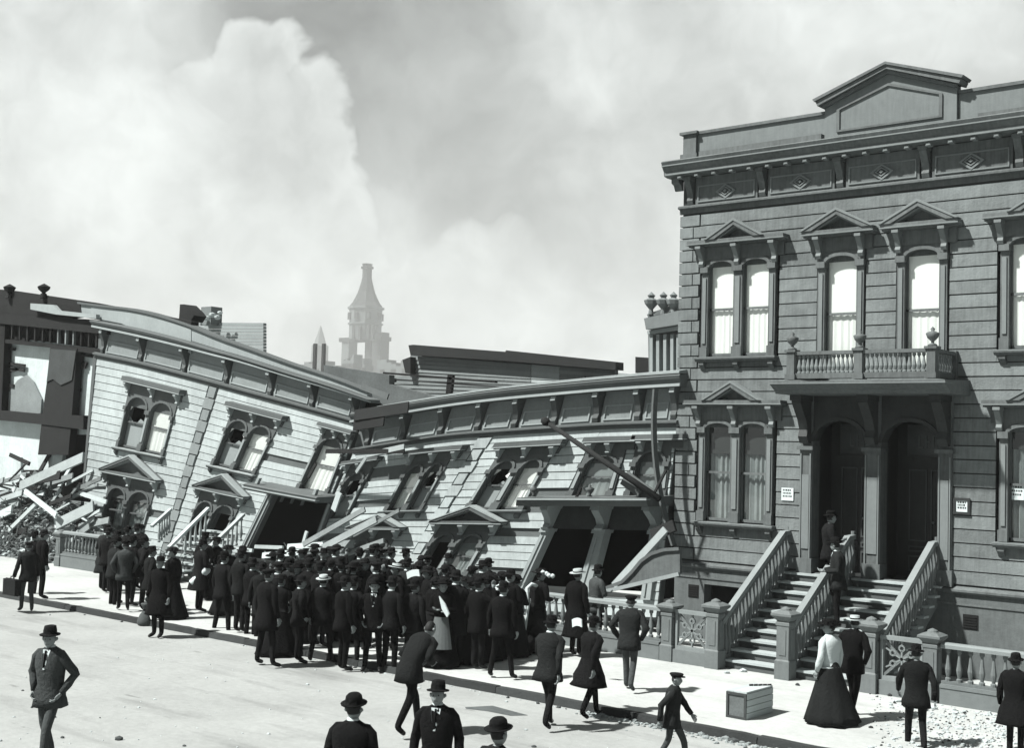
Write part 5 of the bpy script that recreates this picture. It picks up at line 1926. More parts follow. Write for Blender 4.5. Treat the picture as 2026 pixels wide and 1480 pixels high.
def skin_body(ps, key):
    """continuous body grown with the Skin modifier, head and hands joined on; slots: trousers, skin, shoes, hair"""
    if key in _bodies:
        return _bodies[key]
    J = [ps.pel, ps.bend(Vector((0, 0, 1.12))), ps.bend(Vector((0, 0, 1.32))), ps.neck, ps.head - Vector((0, 0.01, 0.08)),
         ps.hipL, ps.kneL, ps.ankL, ps.toeL, ps.hipR, ps.kneR, ps.ankR, ps.toeR,
         ps.shL, ps.elL, ps.wrL, ps.shR, ps.elR, ps.wrR]
    rad = [(.135, .11), (.125, .10), (.15, .11), (.065, .065), (.05, .055),
           (.085, .09), (.062, .065), (.048, .052), (.036, .03), (.085, .09), (.062, .065), (.048, .052), (.036, .03),
           (.055, .06), (.042, .045), (.024, .024), (.055, .06), (.042, .045), (.024, .024)]
    E = [(0, 1), (1, 2), (2, 3), (3, 4), (0, 5), (5, 6), (6, 7), (7, 8), (0, 9), (9, 10), (10, 11), (11, 12), (2, 13), (13, 14), (14, 15), (2, 16), (16, 17), (17, 18)]
    me = bpy.data.meshes.new('tmp')
    me.from_pydata([tuple(p) for p in J], E, [])
    ob = bpy.data.objects.new('tmp', me)
    COL.objects.link(ob)
    md = ob.modifiers.new('s', 'SKIN')
    md.use_smooth_shade = True
    for i, r_ in enumerate(rad):
        me.skin_vertices[0].data[i].radius = r_
    me.skin_vertices[0].data[0].use_root = True
    sd = ob.modifiers.new('d', 'SUBSURF')
    sd.levels = 1
    dg = bpy.context.evaluated_depsgraph_get()
    ev = ob.evaluated_get(dg)
    em = ev.to_mesh()
    b = MB()
    b.v = [v.co.copy() for v in em.vertices]
    for p in em.polygons:
        b.fa.append(tuple(p.vertices))
        c = p.center
        if c.z < 0.10 or (c - ps.toeL).length < 0.1 or (c - ps.toeR).length < 0.1:
            b.mi.append(2)
        elif c.z > 0.9 and (c - ps.bend(Vector((0, 0, 1.5)))).length < 0.09:
            b.mi.append(1)
        else:
            b.mi.append(0)
    ev.to_mesh_clear()
    bpy.data.objects.remove(ob)
    bpy.data.meshes.remove(me)
    head_into(b, ps.head, ps.tilt - ps.lean * 0.4, ps.turn, 1, 3)
    hand_into(b, ps.wrL, ps.wrL - ps.elL, -1, 1)
    hand_into(b, ps.wrR, ps.wrR - ps.elR, 1, 1)
    _bodies[key] = b
    return b


def coat_mb(ps, hem=0.62, flare=0.25, open_=0.0, rs=None):
    b = MB()
    st = []
    for z, rx, ry, y in ((1.50, 0.066, 0.068, 0.0), (1.48, 0.095, 0.082, -0.005), (1.455, 0.145, 0.10, -0.01), (1.42, 0.188, 0.12, -0.012), (1.37, 0.205, 0.138, -0.012), (1.28, 0.205, 0.145, -0.005),
                         (1.15, 0.18, 0.135, 0.0), (1.04, 0.175, 0.13, 0.0), (0.93, 0.19 + flare * 0.03, 0.145, -0.005)):
        st.append((z, rx, ry, y, 0.0))
    z = 0.86
    while z > hem:
        k = (0.93 - z) / 0.4
        st.append((z, 0.19 + flare * (0.03 + 0.12 * k), 0.15 + flare * 0.14 * k, -0.01, 0.025 * k))
        z -= 0.10
    k = (0.93 - hem) / 0.4
    st.append((hem, 0.19 + flare * (0.03 + 0.12 * k), 0.15 + flare * 0.14 * k, -0.012, 0.03 * k))
    rings_ = []
    for z, rx, ry, y, fo in st:
        c = ps.bend(Vector((0, y, z)))
        kk = min(1.0, max(0.0, (z - 0.88) / 0.35))
        a = -ps.lean * kk
        ay = Vector((0, math.cos(a), math.sin(a)))
        rings_.append(ring(c, rx, ry, 18, Vector((1, 0, 0)), ay, fo, 5, 1.0, 2.3))
    b.loft(rings_, 0, True)
    for sh, el, wr in ((ps.shL, ps.elL, ps.wrL), (ps.shR, ps.elR, ps.wrR)):
        up_ = sh + (sh - el).normalized() * 0.01
        m1 = sh.lerp(el, 0.5)
        m2 = el.lerp(wr, 0.5)
        inn = Vector((sh.x * 0.7, sh.y, sh.z + 0.005))
        a0 = Vector((sh.x * 0.40, sh.y, sh.z + 0.025))
        a1 = Vector((sh.x * 0.80, sh.y, sh.z + 0.005))
        a2 = Vector((sh.x * 1.06, sh.y, sh.z - 0.045))
        b.tube([a0, a1, a2, a2.lerp(el, 0.4), el.lerp(sh, 0.15), el, el.lerp(wr, 0.2), m2, wr.lerp(el, 0.02)], [0.045, 0.062, 0.068, 0.062, 0.056, 0.060, 0.053, 0.052, 0.044], 12, 0)
    for i, p in enumerate(b.v):
        q = Vector((p.x * 9, p.y * 9, p.z * 16))
        o = Vector((noise.noise(q), noise.noise(q + Vector((7, 3, 1))), 0))
        b.v[i] = p + o * (0.016 if p.z > 0.95 else 0.030)
    return b


def skirt_mb(ps, m=0, spread=1.0, hem=0.03, sway=0.0):
    b = MB()
    rs = []
    for k in range(9):
        t = k / 8
        z = 1.05 + (hem - 1.05) * t
        r_ = 0.135 + (0.06 + 0.20 * t) * spread * t ** 0.35
        rs.append(ring((0, -0.05 * t * spread + sway * t * t, z), r_ * 1.02, r_ * 0.95, 28, Vector((1, 0, 0)), Vector((0, 1, 0)), 0.085 * t, 9, t * 1.4, 2.0))
    b.loft(rs, m)
    return b


def hat_mb(kind, ps):
    b = MB()
    M = Matrix.Rotation(ps.turn, 3, 'Z') @ Matrix.Rotation(ps.tilt - ps.lean * 0.4, 3, 'X')
    c = ps.head + M @ Vector((0, -0.004, 0.058))
    ax, ay, az = M @ Vector((1, 0, 0)), M @ Vector((0, 1, 0)), M @ Vector((0, 0, 1))

    def R_(r_, h, k=1.22, fo=0.0):
        return ring(c + az * h, r_, r_ * k, 16, ax, ay, fo, 2, 0.0)
    if kind == 'bowler':
        b.loft([R_(0.078, -0.004), R_(0.128, 0.004), R_(0.132, 0.014), R_(0.127, 0.016), R_(0.082, 0.008), R_(0.084, 0.05), R_(0.078, 0.085), R_(0.055, 0.108), R_(0.02, 0.116)])
    elif kind == 'fedora':
        b.loft([R_(0.078, -0.004), R_(0.124, -0.008), R_(0.128, 0.002), R_(0.122, 0.005), R_(0.083, 0.012), R_(0.082, 0.05), R_(0.07, 0.105), R_(0.045, 0.11, 1.6), R_(0.02, 0.098, 1.8)])
    elif kind == 'straw':
        b.loft([R_(0.078, -0.002), R_(0.150, 0.0), R_(0.150, 0.008), R_(0.084, 0.010), R_(0.084, 0.072), R_(0.08, 0.075), R_(0.02, 0.076)])
    elif kind == 'cap':
        b.loft([R_(0.080, -0.008), R_(0.088, 0.012), R_(0.108, 0.038), R_(0.098, 0.056), R_(0.03, 0.064)])
        b.loft([ring(c + ay * 0.12 - az * 0.004, 0.06, 0.045, 12, ax, ay), ring(c + ay * 0.115 + az * 0.008, 0.058, 0.045, 12, ax, ay)])
    elif kind == 'top':
        b.loft([R_(0.078, -0.004), R_(0.128, 0.004), R_(0.13, 0.013), R_(0.082, 0.010), R_(0.080, 0.10), R_(0.086, 0.155), R_(0.03, 0.158)])
    elif kind == 'lady':
        b.loft([R_(0.09, 0.0), R_(0.19, 0.018, 1.05, 0.05), R_(0.19, 0.032, 1.05, 0.05), R_(0.10, 0.03), R_(0.105, 0.08), R_(0.06, 0.11), R_(0.02, 0.115)])
        for k in range(7):
            a = k * 0.9
            p = c + ax * math.cos(a) * 0.085 + ay * math.sin(a) * 0.09 + az * 0.055
            b.tube([p - az * 0.02, p, p + az * 0.022], [0.022, 0.034, 0.014], 6)
    elif kind == 'cloche':
        b.loft([R_(0.10, -0.01), R_(0.135, 0.0, 1.1), R_(0.10, 0.03), R_(0.09, 0.07), R_(0.05, 0.10), R_(0.02, 0.105)])
    return b


def hair_bun_mb(ps):
    b = MB()
    c = ps.head + Vector((0, -0.075, 0.02))
    b.tube([c + Vector((0, -0.04, 0)), c + Vector((0, -0.025, 0)), c, c + Vector((0, 0.03, 0))], [0.015, 0.045, 0.06, 0.05], 10)
    return b


POSES = {
    'stand': Pose(arms='down', tilt=0.10), 'pockets': Pose(arms='pockets', wide=0.05, tilt=0.05), 'hips': Pose(arms='hips', wide=0.06, tilt=0.1),
    'fold': Pose(arms='fold', wide=0.03, tilt=0.08, turn=0.4), 'hold': Pose(arms='hold', turn=-0.5, lean=0.05), 'carry': Pose(arms='carry', stride=0.30, lean=0.04),
    'walk': Pose(arms='swing', stride=0.52, lean=0.06), 'walk2': Pose(arms='pockets', stride=0.44, lean=0.05, turn=0.3), 'stoop': Pose(arms='hold', stride=0.62, lean=0.62, tilt=0.1),
    'point': Pose(arms='raise', tilt=0.15, turn=-0.2), 'look': Pose(arms='down', turn=0.9, wide=0.03), 'apart': Pose(arms='down', wide=0.13, tilt=0.08),
}
_mesh_cache = {}


def cached(key, fn, name, mats, smooth=True):
    k = (name,) + key
    if k not in _mesh_cache:
        _mesh_cache[k] = fn().mesh(name, mats, smooth=smooth)
    return _mesh_cache[k]


def swap(ob, mats):
    for i, mm in enumerate(mats):
        if mm is not None and i < len(ob.material_slots):
            ob.material_slots[i].link = 'OBJECT'
            ob.material_slots[i].material = mm


N_PEOPLE = [0]


def person(loc, face, pose, label, hat='bowler', coat='black', trousers=None, height=1.70, group=None, woman=False, hem=0.76, flare=0.3,
           blouse=None, skirt=None, collar=False, apron=False):
    """face: heading in degrees, 0 looks at the houses (+Y), 90 towards -X"""
    N_PEOPLE[0] += 1
    ps = POSES[pose]
    P = thing('person', label, 'person', loc, group, R(face))
    k = height / 1.72
    P.scale = (k * rnd.uniform(0.97, 1.05), k * rnd.uniform(0.97, 1.05), k)
    CM = {'black': M_CLOTH, 'char': M_CLOTH2, 'grey': M_CLOTH3, 'white': M_WHITEC}
    bb = inst('body', cached((pose,), lambda: skin_body(ps, pose), 'body', [M_CLOTH, M_SKIN, M_SHOE, M_HAIR]), P)
    if trousers:
        swap(bb, [CM[trousers]])
    if not woman:
        c = inst('coat', cached((pose, hem, flare), lambda: coat_mb(ps, hem, flare), 'coat', [M_CLOTH]), P)
        if coat != 'black':
            swap(c, [CM[coat]])
        hm = M_STRAW if hat == 'straw' else M_CLOTH
    else:
        c = inst('bodice', cached((pose, 0.96, 0.05), lambda: coat_mb(ps, 0.96, 0.05), 'bodice', [M_CLOTH]), P)
        swap(c, [CM[blouse or 'black']])
        s = inst('skirt', cached((flare,), lambda: skirt_mb(ps, 0, 0.8 + flare), 'skirt', [M_CLOTH]), P)
        if skirt and skirt != 'black':
            swap(s, [CM[skirt]])
        inst('hair', cached((pose,), lambda: hair_bun_mb(ps), 'hair', [M_HAIR]), P)
        if apron:
            b = MB()
            rs = []
            for q in range(6):
                t = q / 5
                zz = 1.02 - 0.62 * t
                r_ = 0.20 + 0.15 * t
                rs.append([Vector((r_ * math.sin(a), r_ * math.cos(a) * 0.98 - 0.02, zz)) for a in [(-0.75 + 1.5 * u / 7) for u in range(8)]])
            n = 8
            vs_ = [p for r_ in rs for p in r_]
            b.add(vs_, [(i * n + j, i * n + j + 1, (i + 1) * n + j + 1, (i + 1) * n + j) for i in range(5) for j in range(n - 1)])
            ap = b.build('apron', mat('grey_apron', 0.14, 0.9, 0.2, 6), P, fix=False)
            ap.data.transform(Matrix.Translation(P.location))
        hm = M_CLOTH
    if hat:
        h = inst('hat', cached((pose, hat), lambda: hat_mb(hat, ps), 'hat', [M_CLOTH]), P)
        if hat == 'straw':
            swap(h, [M_STRAW])
            bnd = MB()
            M = Matrix.Rotation(ps.turn, 3, 'Z') @ Matrix.Rotation(ps.tilt - ps.lean * 0.4, 3, 'X')
            cc = ps.head + M @ Vector((0, -0.004, 0.058))
            inst('hat_band', cached((pose, 'band'), lambda: (bnd.loft([ring(cc + M @ Vector((0, 0, 0.012)), 0.0855, 0.104, 16, M @ Vector((1, 0, 0)), M @ Vector((0, 1, 0))), ring(cc + M @ Vector((0, 0, 0.035)), 0.0855, 0.104, 16, M @ Vector((1, 0, 0)), M @ Vector((0, 1, 0)))]), bnd)[1], 'hat_band', [M_CLOTH]), P)
        if hat == 'ladywhite':
            pass
    if collar and not woman and 100 < face % 360 < 260:
        def mk2():
            b = MB()
            P_ = [ps.bend(Vector(q)) for q in ((-0.055, 0.082, 1.475), (0.055, 0.082, 1.475), (0.05, 0.112, 1.42), (0.012, 0.146, 1.24), (-0.012, 0.146, 1.24), (-0.05, 0.112, 1.42))]
            b.add(P_ + [p - Vector((0, 0.03, 0)) for p in P_], [tuple(range(6)), tuple(range(11, 5, -1))] + [(i, i + 6, (i + 1) % 6 + 6, (i + 1) % 6) for i in range(6)])
            return b
        inst('shirt_front', cached((pose,), mk2, 'shirt_front', [M_WHITEC], False), P)

        def mk3():
            b = MB()
            b.tube([ps.bend(Vector((0, 0.10, 1.47))), ps.bend(Vector((0, 0.120, 1.42))), ps.bend(Vector((0, 0.142, 1.27)))], [0.014, 0.009, 0.012], 6)
            return b
        inst('necktie', cached((pose,), mk3, 'necktie', [M_CLOTH]), P)
    if collar:
        def mk():
            b = MB()
            b.loft([ring(ps.neck + Vector((0, 0, 0.012)), 0.066, 0.068, 12), ring(ps.neck + Vector((0, 0.005, 0.06)), 0.060, 0.064, 12)])
            return b
        inst('collar', cached((pose,), mk, 'collar', [M_WHITEC]), P)
    return P


def foot(px, py, walk=True):
    """stand on the pavement or the street where the photo shows the feet"""
    p = on_z(px, py, WALK_Z)
    if p.y < KERB_Y + 0.05:
        p = on_z(px, py, 0.0)
    return tuple(p)


def under(px, py, h=1.70):
    """stand so that the top of the hat comes at this point of the photo"""
    p = on_z(px, py, WALK_Z + h + 0.05)
    if p.y > KERB_Y + 0.1:
        return (p.x, p.y, WALK_Z)
    p = on_z(px, py, h + 0.05)
    return (p.x, p.y, 0.0)


# people one can single out
person(foot(52, 1212), 75, 'carry', 'man in charcoal suit walking with a dark suitcase at the far left kerb', 'cap', 'char', 'grey', 1.68)
person(foot(62, 1184), 10, 'stand', 'left one of the two men in black standing still before the lumber heap', 'bowler', 'black')
person(foot(80, 1186), -20, 'stand', 'right one of the two men in black standing still before the lumber heap', 'fedora', 'black', flare=0.5)
person(foot(204, 1169), 20, 'hold', 'man in long dark overcoat standing before the low balustrade at left', 'bowler', 'char', height=1.72, hem=0.48, flare=0.5, collar=True)
person(foot(243, 1210), 60, 'walk2', 'man in shirt sleeves and cap walking left before the tilted house', 'cap', 'grey', height=1.68)
person(foot(312, 1262), 200, 'stand', 'man in black overcoat stepping off the kerb beside the tied sack', 'bowler', 'black', height=1.70, hem=0.5, flare=0.7)
person(foot(338, 1224), 100, 'look', 'woman in dark jacket and long skirt just behind the man at the tied sack', 'lady', woman=True, height=1.60, flare=0.2)
person(foot(392, 1212), -10, 'hold', 'broad hatted man carrying a white paper roll in front of the crooked steps', 'fedora', 'black', hem=0.55, flare=0.9)
person(foot(437, 1256), 5, 'apart', 'man in black with legs apart standing near the kerb right of the crooked steps', 'bowler', 'black', height=1.78, collar=True)
person(foot(470, 1232), -60, 'hold', 'man in white collar turned right beside the man with legs apart', 'bowler', 'char', collar=True)
person(foot(523, 1320), 0, 'apart', 'large man in black coat standing in the street just off the kerb, legs apart', 'cap', 'black', height=1.85, hem=0.66, flare=0.6)
person(foot(604, 1266), 8, 'stand', 'man in short wide coat whose legs show against the pale pavement mid crowd', 'bowler', 'black', height=1.74, flare=0.9)
person(foot(676, 1329), -15, 'stand', 'tall man in black standing astride the kerb, light face turned back', 'bowler', 'black', height=1.74, collar=True)
person(foot(736, 1330), 215, 'pockets', 'man in black on the kerb facing the camera with hands in pockets', 'bowler', 'black', height=1.72, collar=True, flare=0.6)
person(foot(806, 1456), 2, 'stoop', 'stooping man in dark coat stepping forward in the middle of the street', None, 'char', height=1.80)
person(foot(872, 1321), 215, 'fold', 'woman with white bow and grey apron over a black skirt, facing the camera', 'lady', woman=True, height=1.62, apron=True, flare=0.1)
person(foot(930, 1312), -10, 'stand', 'stout woman in plain black dress right of the woman in grey apron', 'cloche', woman=True, height=1.62, flare=0.35)
person(foot(958, 1306), 15, 'look', 'woman in black dress with wide hat, second from the right of the women in black', 'lady', woman=True, height=1.62, flare=0.35)
person(foot(990, 1292), 60, 'fold', 'woman in pale blouse over black skirt, rightmost of the women in black', 'lady', woman=True, height=1.6, blouse='white', flare=0.3)
person(foot(1062, 1290), -10, 'hold', 'woman in a white plumed hat with a long white stole over one shoulder', 'lady', woman=True, height=1.66, flare=0.15)
person(foot(1138, 1300), -5, 'stand', 'tall man in long black overcoat and straw boater right of the woman in white hat', 'straw', 'black', height=1.75, hem=0.4, flare=0.5)
person(foot(1178, 1282), -25, 'fold', 'man in grey jacket leaning towards the balustrade before the crushed porch', 'fedora', 'grey', 'char', height=1.70)
person(foot(1082, 1444), 10, 'walk', 'man in dark coat with light collar striding off the kerb, right of centre', 'fedora', 'char', height=1.70, flare=0.7, collar=True)
person(foot(1165, 1424), -10, 'walk', 'man in flared black coat walking on the kerb beside the striding man', 'bowler', 'black', height=1.60, flare=1.1, hem=0.58)
person(foot(1243, 1369), 20, 'walk2', 'man in dark jacket and grey trousers walking near the right end of the balustrade', 'cap', 'char', 'grey', height=1.66)
person((on_z(1328, 1525).x, on_z(1328, 1525).y, 0.0), -70, 'walk', 'boy in dark jacket mid stride at the bottom edge left of the crate', 'cap', 'char', 'grey', height=1.32)
person(foot(1640, 1430), 75, 'look', 'woman in white blouse, dark hat and sweeping dark skirt left of the right fence panel', 'lady', woman=True, height=1.58, blouse='white', skirt='char', flare=0.5)
person(foot(1686, 1420), 0, 'walk2', 'slim man in black suit walking close to the woman in white blouse', 'straw', 'black', height=1.62)
person((on_z(1812, 1492).x, on_z(1812, 1492).y, 0.0), 30, 'walk', 'man in dark jacket bending as he walks past the right balustrade', 'fedora', 'char', height=1.55, flare=0.5)
person((on_z(2008, 1505).x, on_z(2008, 1505).y, 0.0), 0, 'stand', 'broad man in black coat cut by the right photo edge', 'fedora', 'black', height=1.50, hem=0.6, flare=1.0)
person((on_z(92, 1520).x, on_z(92, 1520).y, 0.0), 205, 'walk2', 'man in grey tweed jacket and white shirt front striding at the bottom left', 'fedora', 'grey', 'grey', height=1.80, collar=True, flare=0.4)
person(under(700, 1372, 1.74), 25, 'stand', 'man in black with dark hat seen from behind at the bottom edge, left of centre', 'bowler', 'black', height=1.74, collar=True)
person(under(868, 1345, 1.72), 210, 'stand', 'man in black jacket and light brimmed hat facing the camera at the bottom centre', 'fedora', 'black', height=1.72, collar=True)
person(under(985, 1420, 1.70), 0, 'stand', 'person of whom only the dark hat and shoulders rise over the bottom edge at centre', 'bowler', 'char', height=1.70)
# on the front steps
person((-11.30, 23.62, 1.38 + 0.12), -60, 'fold', 'man in black suit standing in shade on the upper front steps', 'bowler', 'black', height=1.68)
person((-10.82, 23.00, 0.98), 120, 'hold', 'man in dark grey suit and bowler talking on the lower front steps', 'bowler', 'char', height=1.72, collar=True)

# the crowd: a front rank, middle and back rows, one figure after another
cr = random.Random(77)
BACK = [(215, 1044), (232, 1050), (252, 1040), (271, 1036), (290, 1036), (404, 1056), (430, 1062), (452, 1078), (478, 1086), (541, 1092), (556, 1086), (577, 1082), (598, 1086), (622, 1084), (641, 1084),
        (663, 1080), (687, 1076), (712, 1084), (737, 1078), (752, 1068), (768, 1074), (788, 1082), (806, 1072), (824, 1078), (846, 1096), (872, 1080), (893, 1094), (910, 1092), (934, 1118), (952, 1108), (966, 1104),
        (986, 1112), (1008, 1126), (1022, 1136)]
MID = [(228, 1062), (262, 1060), (285, 1062), (300, 1080), (500, 1104), (520, 1112), (550, 1110), (572, 1104), (590, 1112), (612, 1104), (634, 1110), (655, 1106), (676, 1106), (700, 1112), (722, 1104), (745, 1108),
       (765, 1106), (786, 1112), (806, 1104), (830, 1110), (852, 1120), (880, 1116), (902, 1128), (925, 1140), (948, 1142), (972, 1140), (996, 1150), (640, 1134), (700, 1140), (775, 1140), (820, 1146), (860, 1140), (556, 1136), (595, 1138)]
HATS = ['bowler', 'bowler', 'fedora', 'bowler', 'cap', 'fedora', 'top', 'bowler', 'fedora', 'straw']
marks = [(330, 'left of the crooked steps'), (500, 'by the crooked steps'), (600, 'below the black porch'), (700, 'between porch and left sunken gable'),
         (850, 'below the left sunken gable'), (930, 'below the right sunken gable'), (1100, 'beside the women in black')]


def where(x):
    for lim, txt in marks:
        if x < lim:
            return txt
    return marks[-1][1]


CAPH = {'bowler': 'bowler', 'fedora': 'brimmed hat', 'cap': 'flat cap', 'top': 'top hat', 'straw': 'straw boater'}
ORD = ['leftmost', 'second from left', 'third from left', 'fourth from left', 'fifth from left', 'sixth from left', 'seventh from left', 'eighth from left', 'ninth from left', 'tenth from left', 'eleventh from left', 'twelfth from left']
seen = {}
for row, pts in (('back', BACK), ('middle', MID)):
    pts = sorted(pts)
    for i, (x, y) in enumerate(pts):
        rk = ORD[sum(1 for q in pts[:i] if where(q[0]) == where(x))]
        wm = cr.random() < (0.2 if x < 850 else 0.45)
        h = cr.uniform(1.55, 1.62) if wm else cr.uniform(1.64, 1.78)
        face = cr.gauss(5, 22) if cr.random() < 0.8 else cr.uniform(90, 260)
        if row == 'back':
            p = under(x, y, h)
            p = (p[0], min(p[1], 21.3), p[2])
        else:
            p = under(x, y, h)
        pose = cr.choice(['stand', 'pockets', 'hold', 'fold', 'look', 'apart', 'hips', 'stand', 'point'] if not wm else ['stand', 'fold', 'hold', 'look'])
        hat = cr.choice(HATS) if not wm else cr.choice(['lady', 'cloche', 'lady'])
        lab = ('woman in trimmed hat, ' if wm else 'man in ' + CAPH[hat] + ', ') + rk + ' in ' + row + ' row ' + where(x)
        g = 'onlookers in the crowd'
        person(p, face, pose, lab, hat, cr.choice(['black', 'black', 'black', 'char']), None, h, g, wm, cr.choice([0.58, 0.76, 0.76, 0.80, 0.70]), cr.choice([0.1, 0.25, 0.45]), collar=cr.random() < 0.5)


# ------------------------------------------------------------------ small things
def box_thing(name, label, cat, loc, rz=0.0):
    return thing(name, label, cat, loc, None, rz)


# wooden crate, end panel darker than the boards, towards the street
c0, c1, c2 = on_z(1437, 1419, WALK_Z), on_z(1470, 1425, WALK_Z), on_z(1528, 1410, WALK_Z)
cw, cl, ch = 0.36, 0.86, 0.41
t = thing('wooden_crate', 'pale wooden crate with a dark end standing on the pavement before the steps', 'crate', tuple(c0), None, 0.0)
b = MB()
b.f = lambda x, y, z: Vector((x, y, z)) + c0
b.box(0.03, cw - 0.03, 0.0, 0.03, 0.03, ch - 0.03)
b.build('end_board', M_CRATED, t)
for q in ((0, cw, -0.02, 0.0, 0, 0.04), (0, cw, -0.02, 0.0, ch - 0.04, ch), (0, 0.04, -0.018, 0.0, 0.04, ch - 0.04), (cw - 0.04, cw, -0.018, 0.0, 0.04, ch - 0.04)):
    b = MB()
    b.f = lambda x, y, z: Vector((x, y, z)) + c0
    b.box(*q)
    b.build('end_batten', mat('dark_batten', 0.06, 0.9, 0.3, 6), t)
for k in range(4):
    b = MB()
    b.f = lambda x, y, z: Vector((x, y, z)) + c0
    z = ch * k / 4
    b.box(cw - 0.02, cw + rnd.uniform(0, 0.008), 0.002, cl, z + 0.004, z + ch / 4 - 0.006)
    b.build('side_board', M_CRATE, t)
    b = MB()
    b.f = lambda x, y, z: Vector((x, y, z)) + c0
    b.box(-0.0, 0.02, 0.002, cl, z + 0.004, z + ch / 4 - 0.006)
    b.build('side_board', M_CRATE, t)
for k in range(3):
    b = MB()
    b.f = lambda x, y, z: Vector((x, y, z)) + c0
    b.box(cw * k / 3 + 0.003, cw * (k + 1) / 3 - 0.003, 0.0, cl, ch, ch + 0.018 + 0.004 * k)
    b.build('lid_board', M_CRATE, t)
b = MB()
b.f = lambda x, y, z: Vector((x, y, z)) + c0
b.box(0.02, cw - 0.02, cl - 0.03, cl, 0.0, ch - 0.004)
b.build('end_board', M_CRATE, t)
b = MB()
for k in range(5):
    p = c0 + Vector((0.1 + 0.05 * k, 0.55 + 0.06 * k, ch + 0.03))
    b.tube([p, p + Vector((0.05, 0.04, 0.012))], [0.022, 0.015], 6)
tag(b.build('twigs', M_DLUMB, None, loc=tuple(c0 + Vector((0.2, 0.6, ch + 0.03)))), 'few dark scraps lying on the lid of the pale crate', 'scraps')

# suitcase of the man at the left
p = Vector(foot(22, 1213))
t = thing('suitcase', 'dark square suitcase carried by the walking man at the far left kerb', 'suitcase', (p.x, p.y, 0.42))
b = MB()
b.box(p.x - 0.30, p.x + 0.26, p.y - 0.08, p.y + 0.08, 0.42, 0.80)
b.box(p.x - 0.31, p.x + 0.27, p.y - 0.012, p.y + 0.012, 0.41, 0.81)
b.build('case', M_CLOTH2, t)
b = MB()
b.tube([Vector((p.x - 0.1, p.y, 0.80)), Vector((p.x - 0.08, p.y, 0.86)), Vector((p.x + 0.04, p.y, 0.86)), Vector((p.x + 0.06, p.y, 0.80))], 0.014, 6)
b.build('handle', M_SHOE, t)

# tied sack by the kerb
p = Vector(foot(285, 1238))
b = MB()
sk = [(0.13, 0.0), (0.19, 0.03), (0.18, 0.12), (0.13, 0.24), (0.05, 0.33), (0.035, 0.36), (0.07, 0.42), (0.11, 0.48), (0.10, 0.50)]
rs = [ring(p + Vector((0, 0, z)), r_, r_ * 0.8, 14, fold=0.08, nf=4, ph=z * 5) for r_, z in sk]
b.loft(rs)
t = thing('tied_sack', 'small grey sack tied at the neck standing in the gutter at the kerb', 'sack', tuple(p))
b.build('bag', M_SACK, t, smooth=True)
b = MB()
b.loft([ring(p + Vector((0, 0, 0.335)), 0.05, 0.042, 10), ring(p + Vector((0, 0, 0.365)), 0.05, 0.042, 10)])
b.build('string', M_CLOTH, t)

# white paper roll, white stole, newspapers
a, c = on_y(379, 1156, 18.6), on_y(413, 1124, 18.9)
b = MB()
b.tube([a, a.lerp(c, 0.05), a.lerp(c, 0.9), c], [0.085, 0.10, 0.10, 0.07], 12)
tag(b.build('paper_roll', M_PAPER, None, smooth=True, loc=tuple(a)), 'thick white paper roll carried slantwise before the crooked steps', 'paper roll')
yst = foot(1062, 1290)[1] - 0.32
b = MB()
pts = [on_y(1062, 1160, yst + 0.15), on_y(1052, 1156, yst + 0.05), on_y(1043, 1164, yst), on_y(1045, 1200, yst), on_y(1040, 1240, yst - 0.02), on_y(1035, 1268, yst - 0.02)]
b.tube(pts, [0.06, 0.075, 0.08, 0.055, 0.05, 0.05], 8, 0, 0.5)
tag(b.build('white_stole', M_WHITEC, None, smooth=True, loc=tuple(pts[2])), 'long white stole hanging from the shoulder of the woman in the plumed hat', 'stole')
ph = foot(1062, 1290)
b = MB()
hc = on_y(1077, 1136, ph[1])
for k in range(6):
    q = hc + Vector((-0.20 + 0.08 * k, 0.02 * (k % 2), 0.03 * math.sin(k)))
    b.tube([q - Vector((0.05, 0, 0.0)), q, q + Vector((0.05, 0, 0.01))], [0.02, 0.055, 0.02], 7)
tag(b.build('hat_plume', M_WHITEC, None, smooth=True, loc=tuple(hc)), 'white plume lying across the dark hat before the crushed porch', 'plume')
yb = foot(872, 1321)[1] - 0.30
b = MB()
P = [on_y(868, 1180, yb), on_y(880, 1196, yb), on_y(888, 1215, yb), on_y(884, 1222, yb), on_y(874, 1206, yb)]
n = len(P)
b.add(P + [p + Vector((0, 0.03, 0)) for p in P], [tuple(range(n)), tuple(range(2 * n - 1, n - 1, -1))] + [(i, i + n, (i + 1) % n + n, (i + 1) % n) for i in range(n)])
tag(b.build('white_scarf', M_WHITEC, None, loc=tuple(P[0])), 'white scarf hanging down the front of the woman in grey apron', 'scarf')


for x, y, yw, w_, a_, lab in ((818, 1137, 19.4, 0.34, 0.25, 'white folded newspaper held up in the middle of the crowd'), (1142, 1234, 18.6, 0.2, 0.1, 'small white paper at the side of the man in the straw boater'),
                              (476, 1120, 18.9, 0.2, -0.5, 'white folded paper held up at the left of the crowd'), (543, 1128, 19.6, 0.22, 0.6, 'crumpled white paper raised in the crowd before the black porch')):
    p = on_y(x, y, yw)
    b = MB()
    d_ = Vector((math.cos(a_), 0.1, math.sin(a_)))
    b.bar(p - d_ * w_ / 2, p + d_ * w_ / 2, 0.03, 0.14, 0, (0, 0, 1), 4, 0.03)
    tag(b.build('newspaper', M_PAPER, None, loc=tuple(p)), lab, 'newspaper')


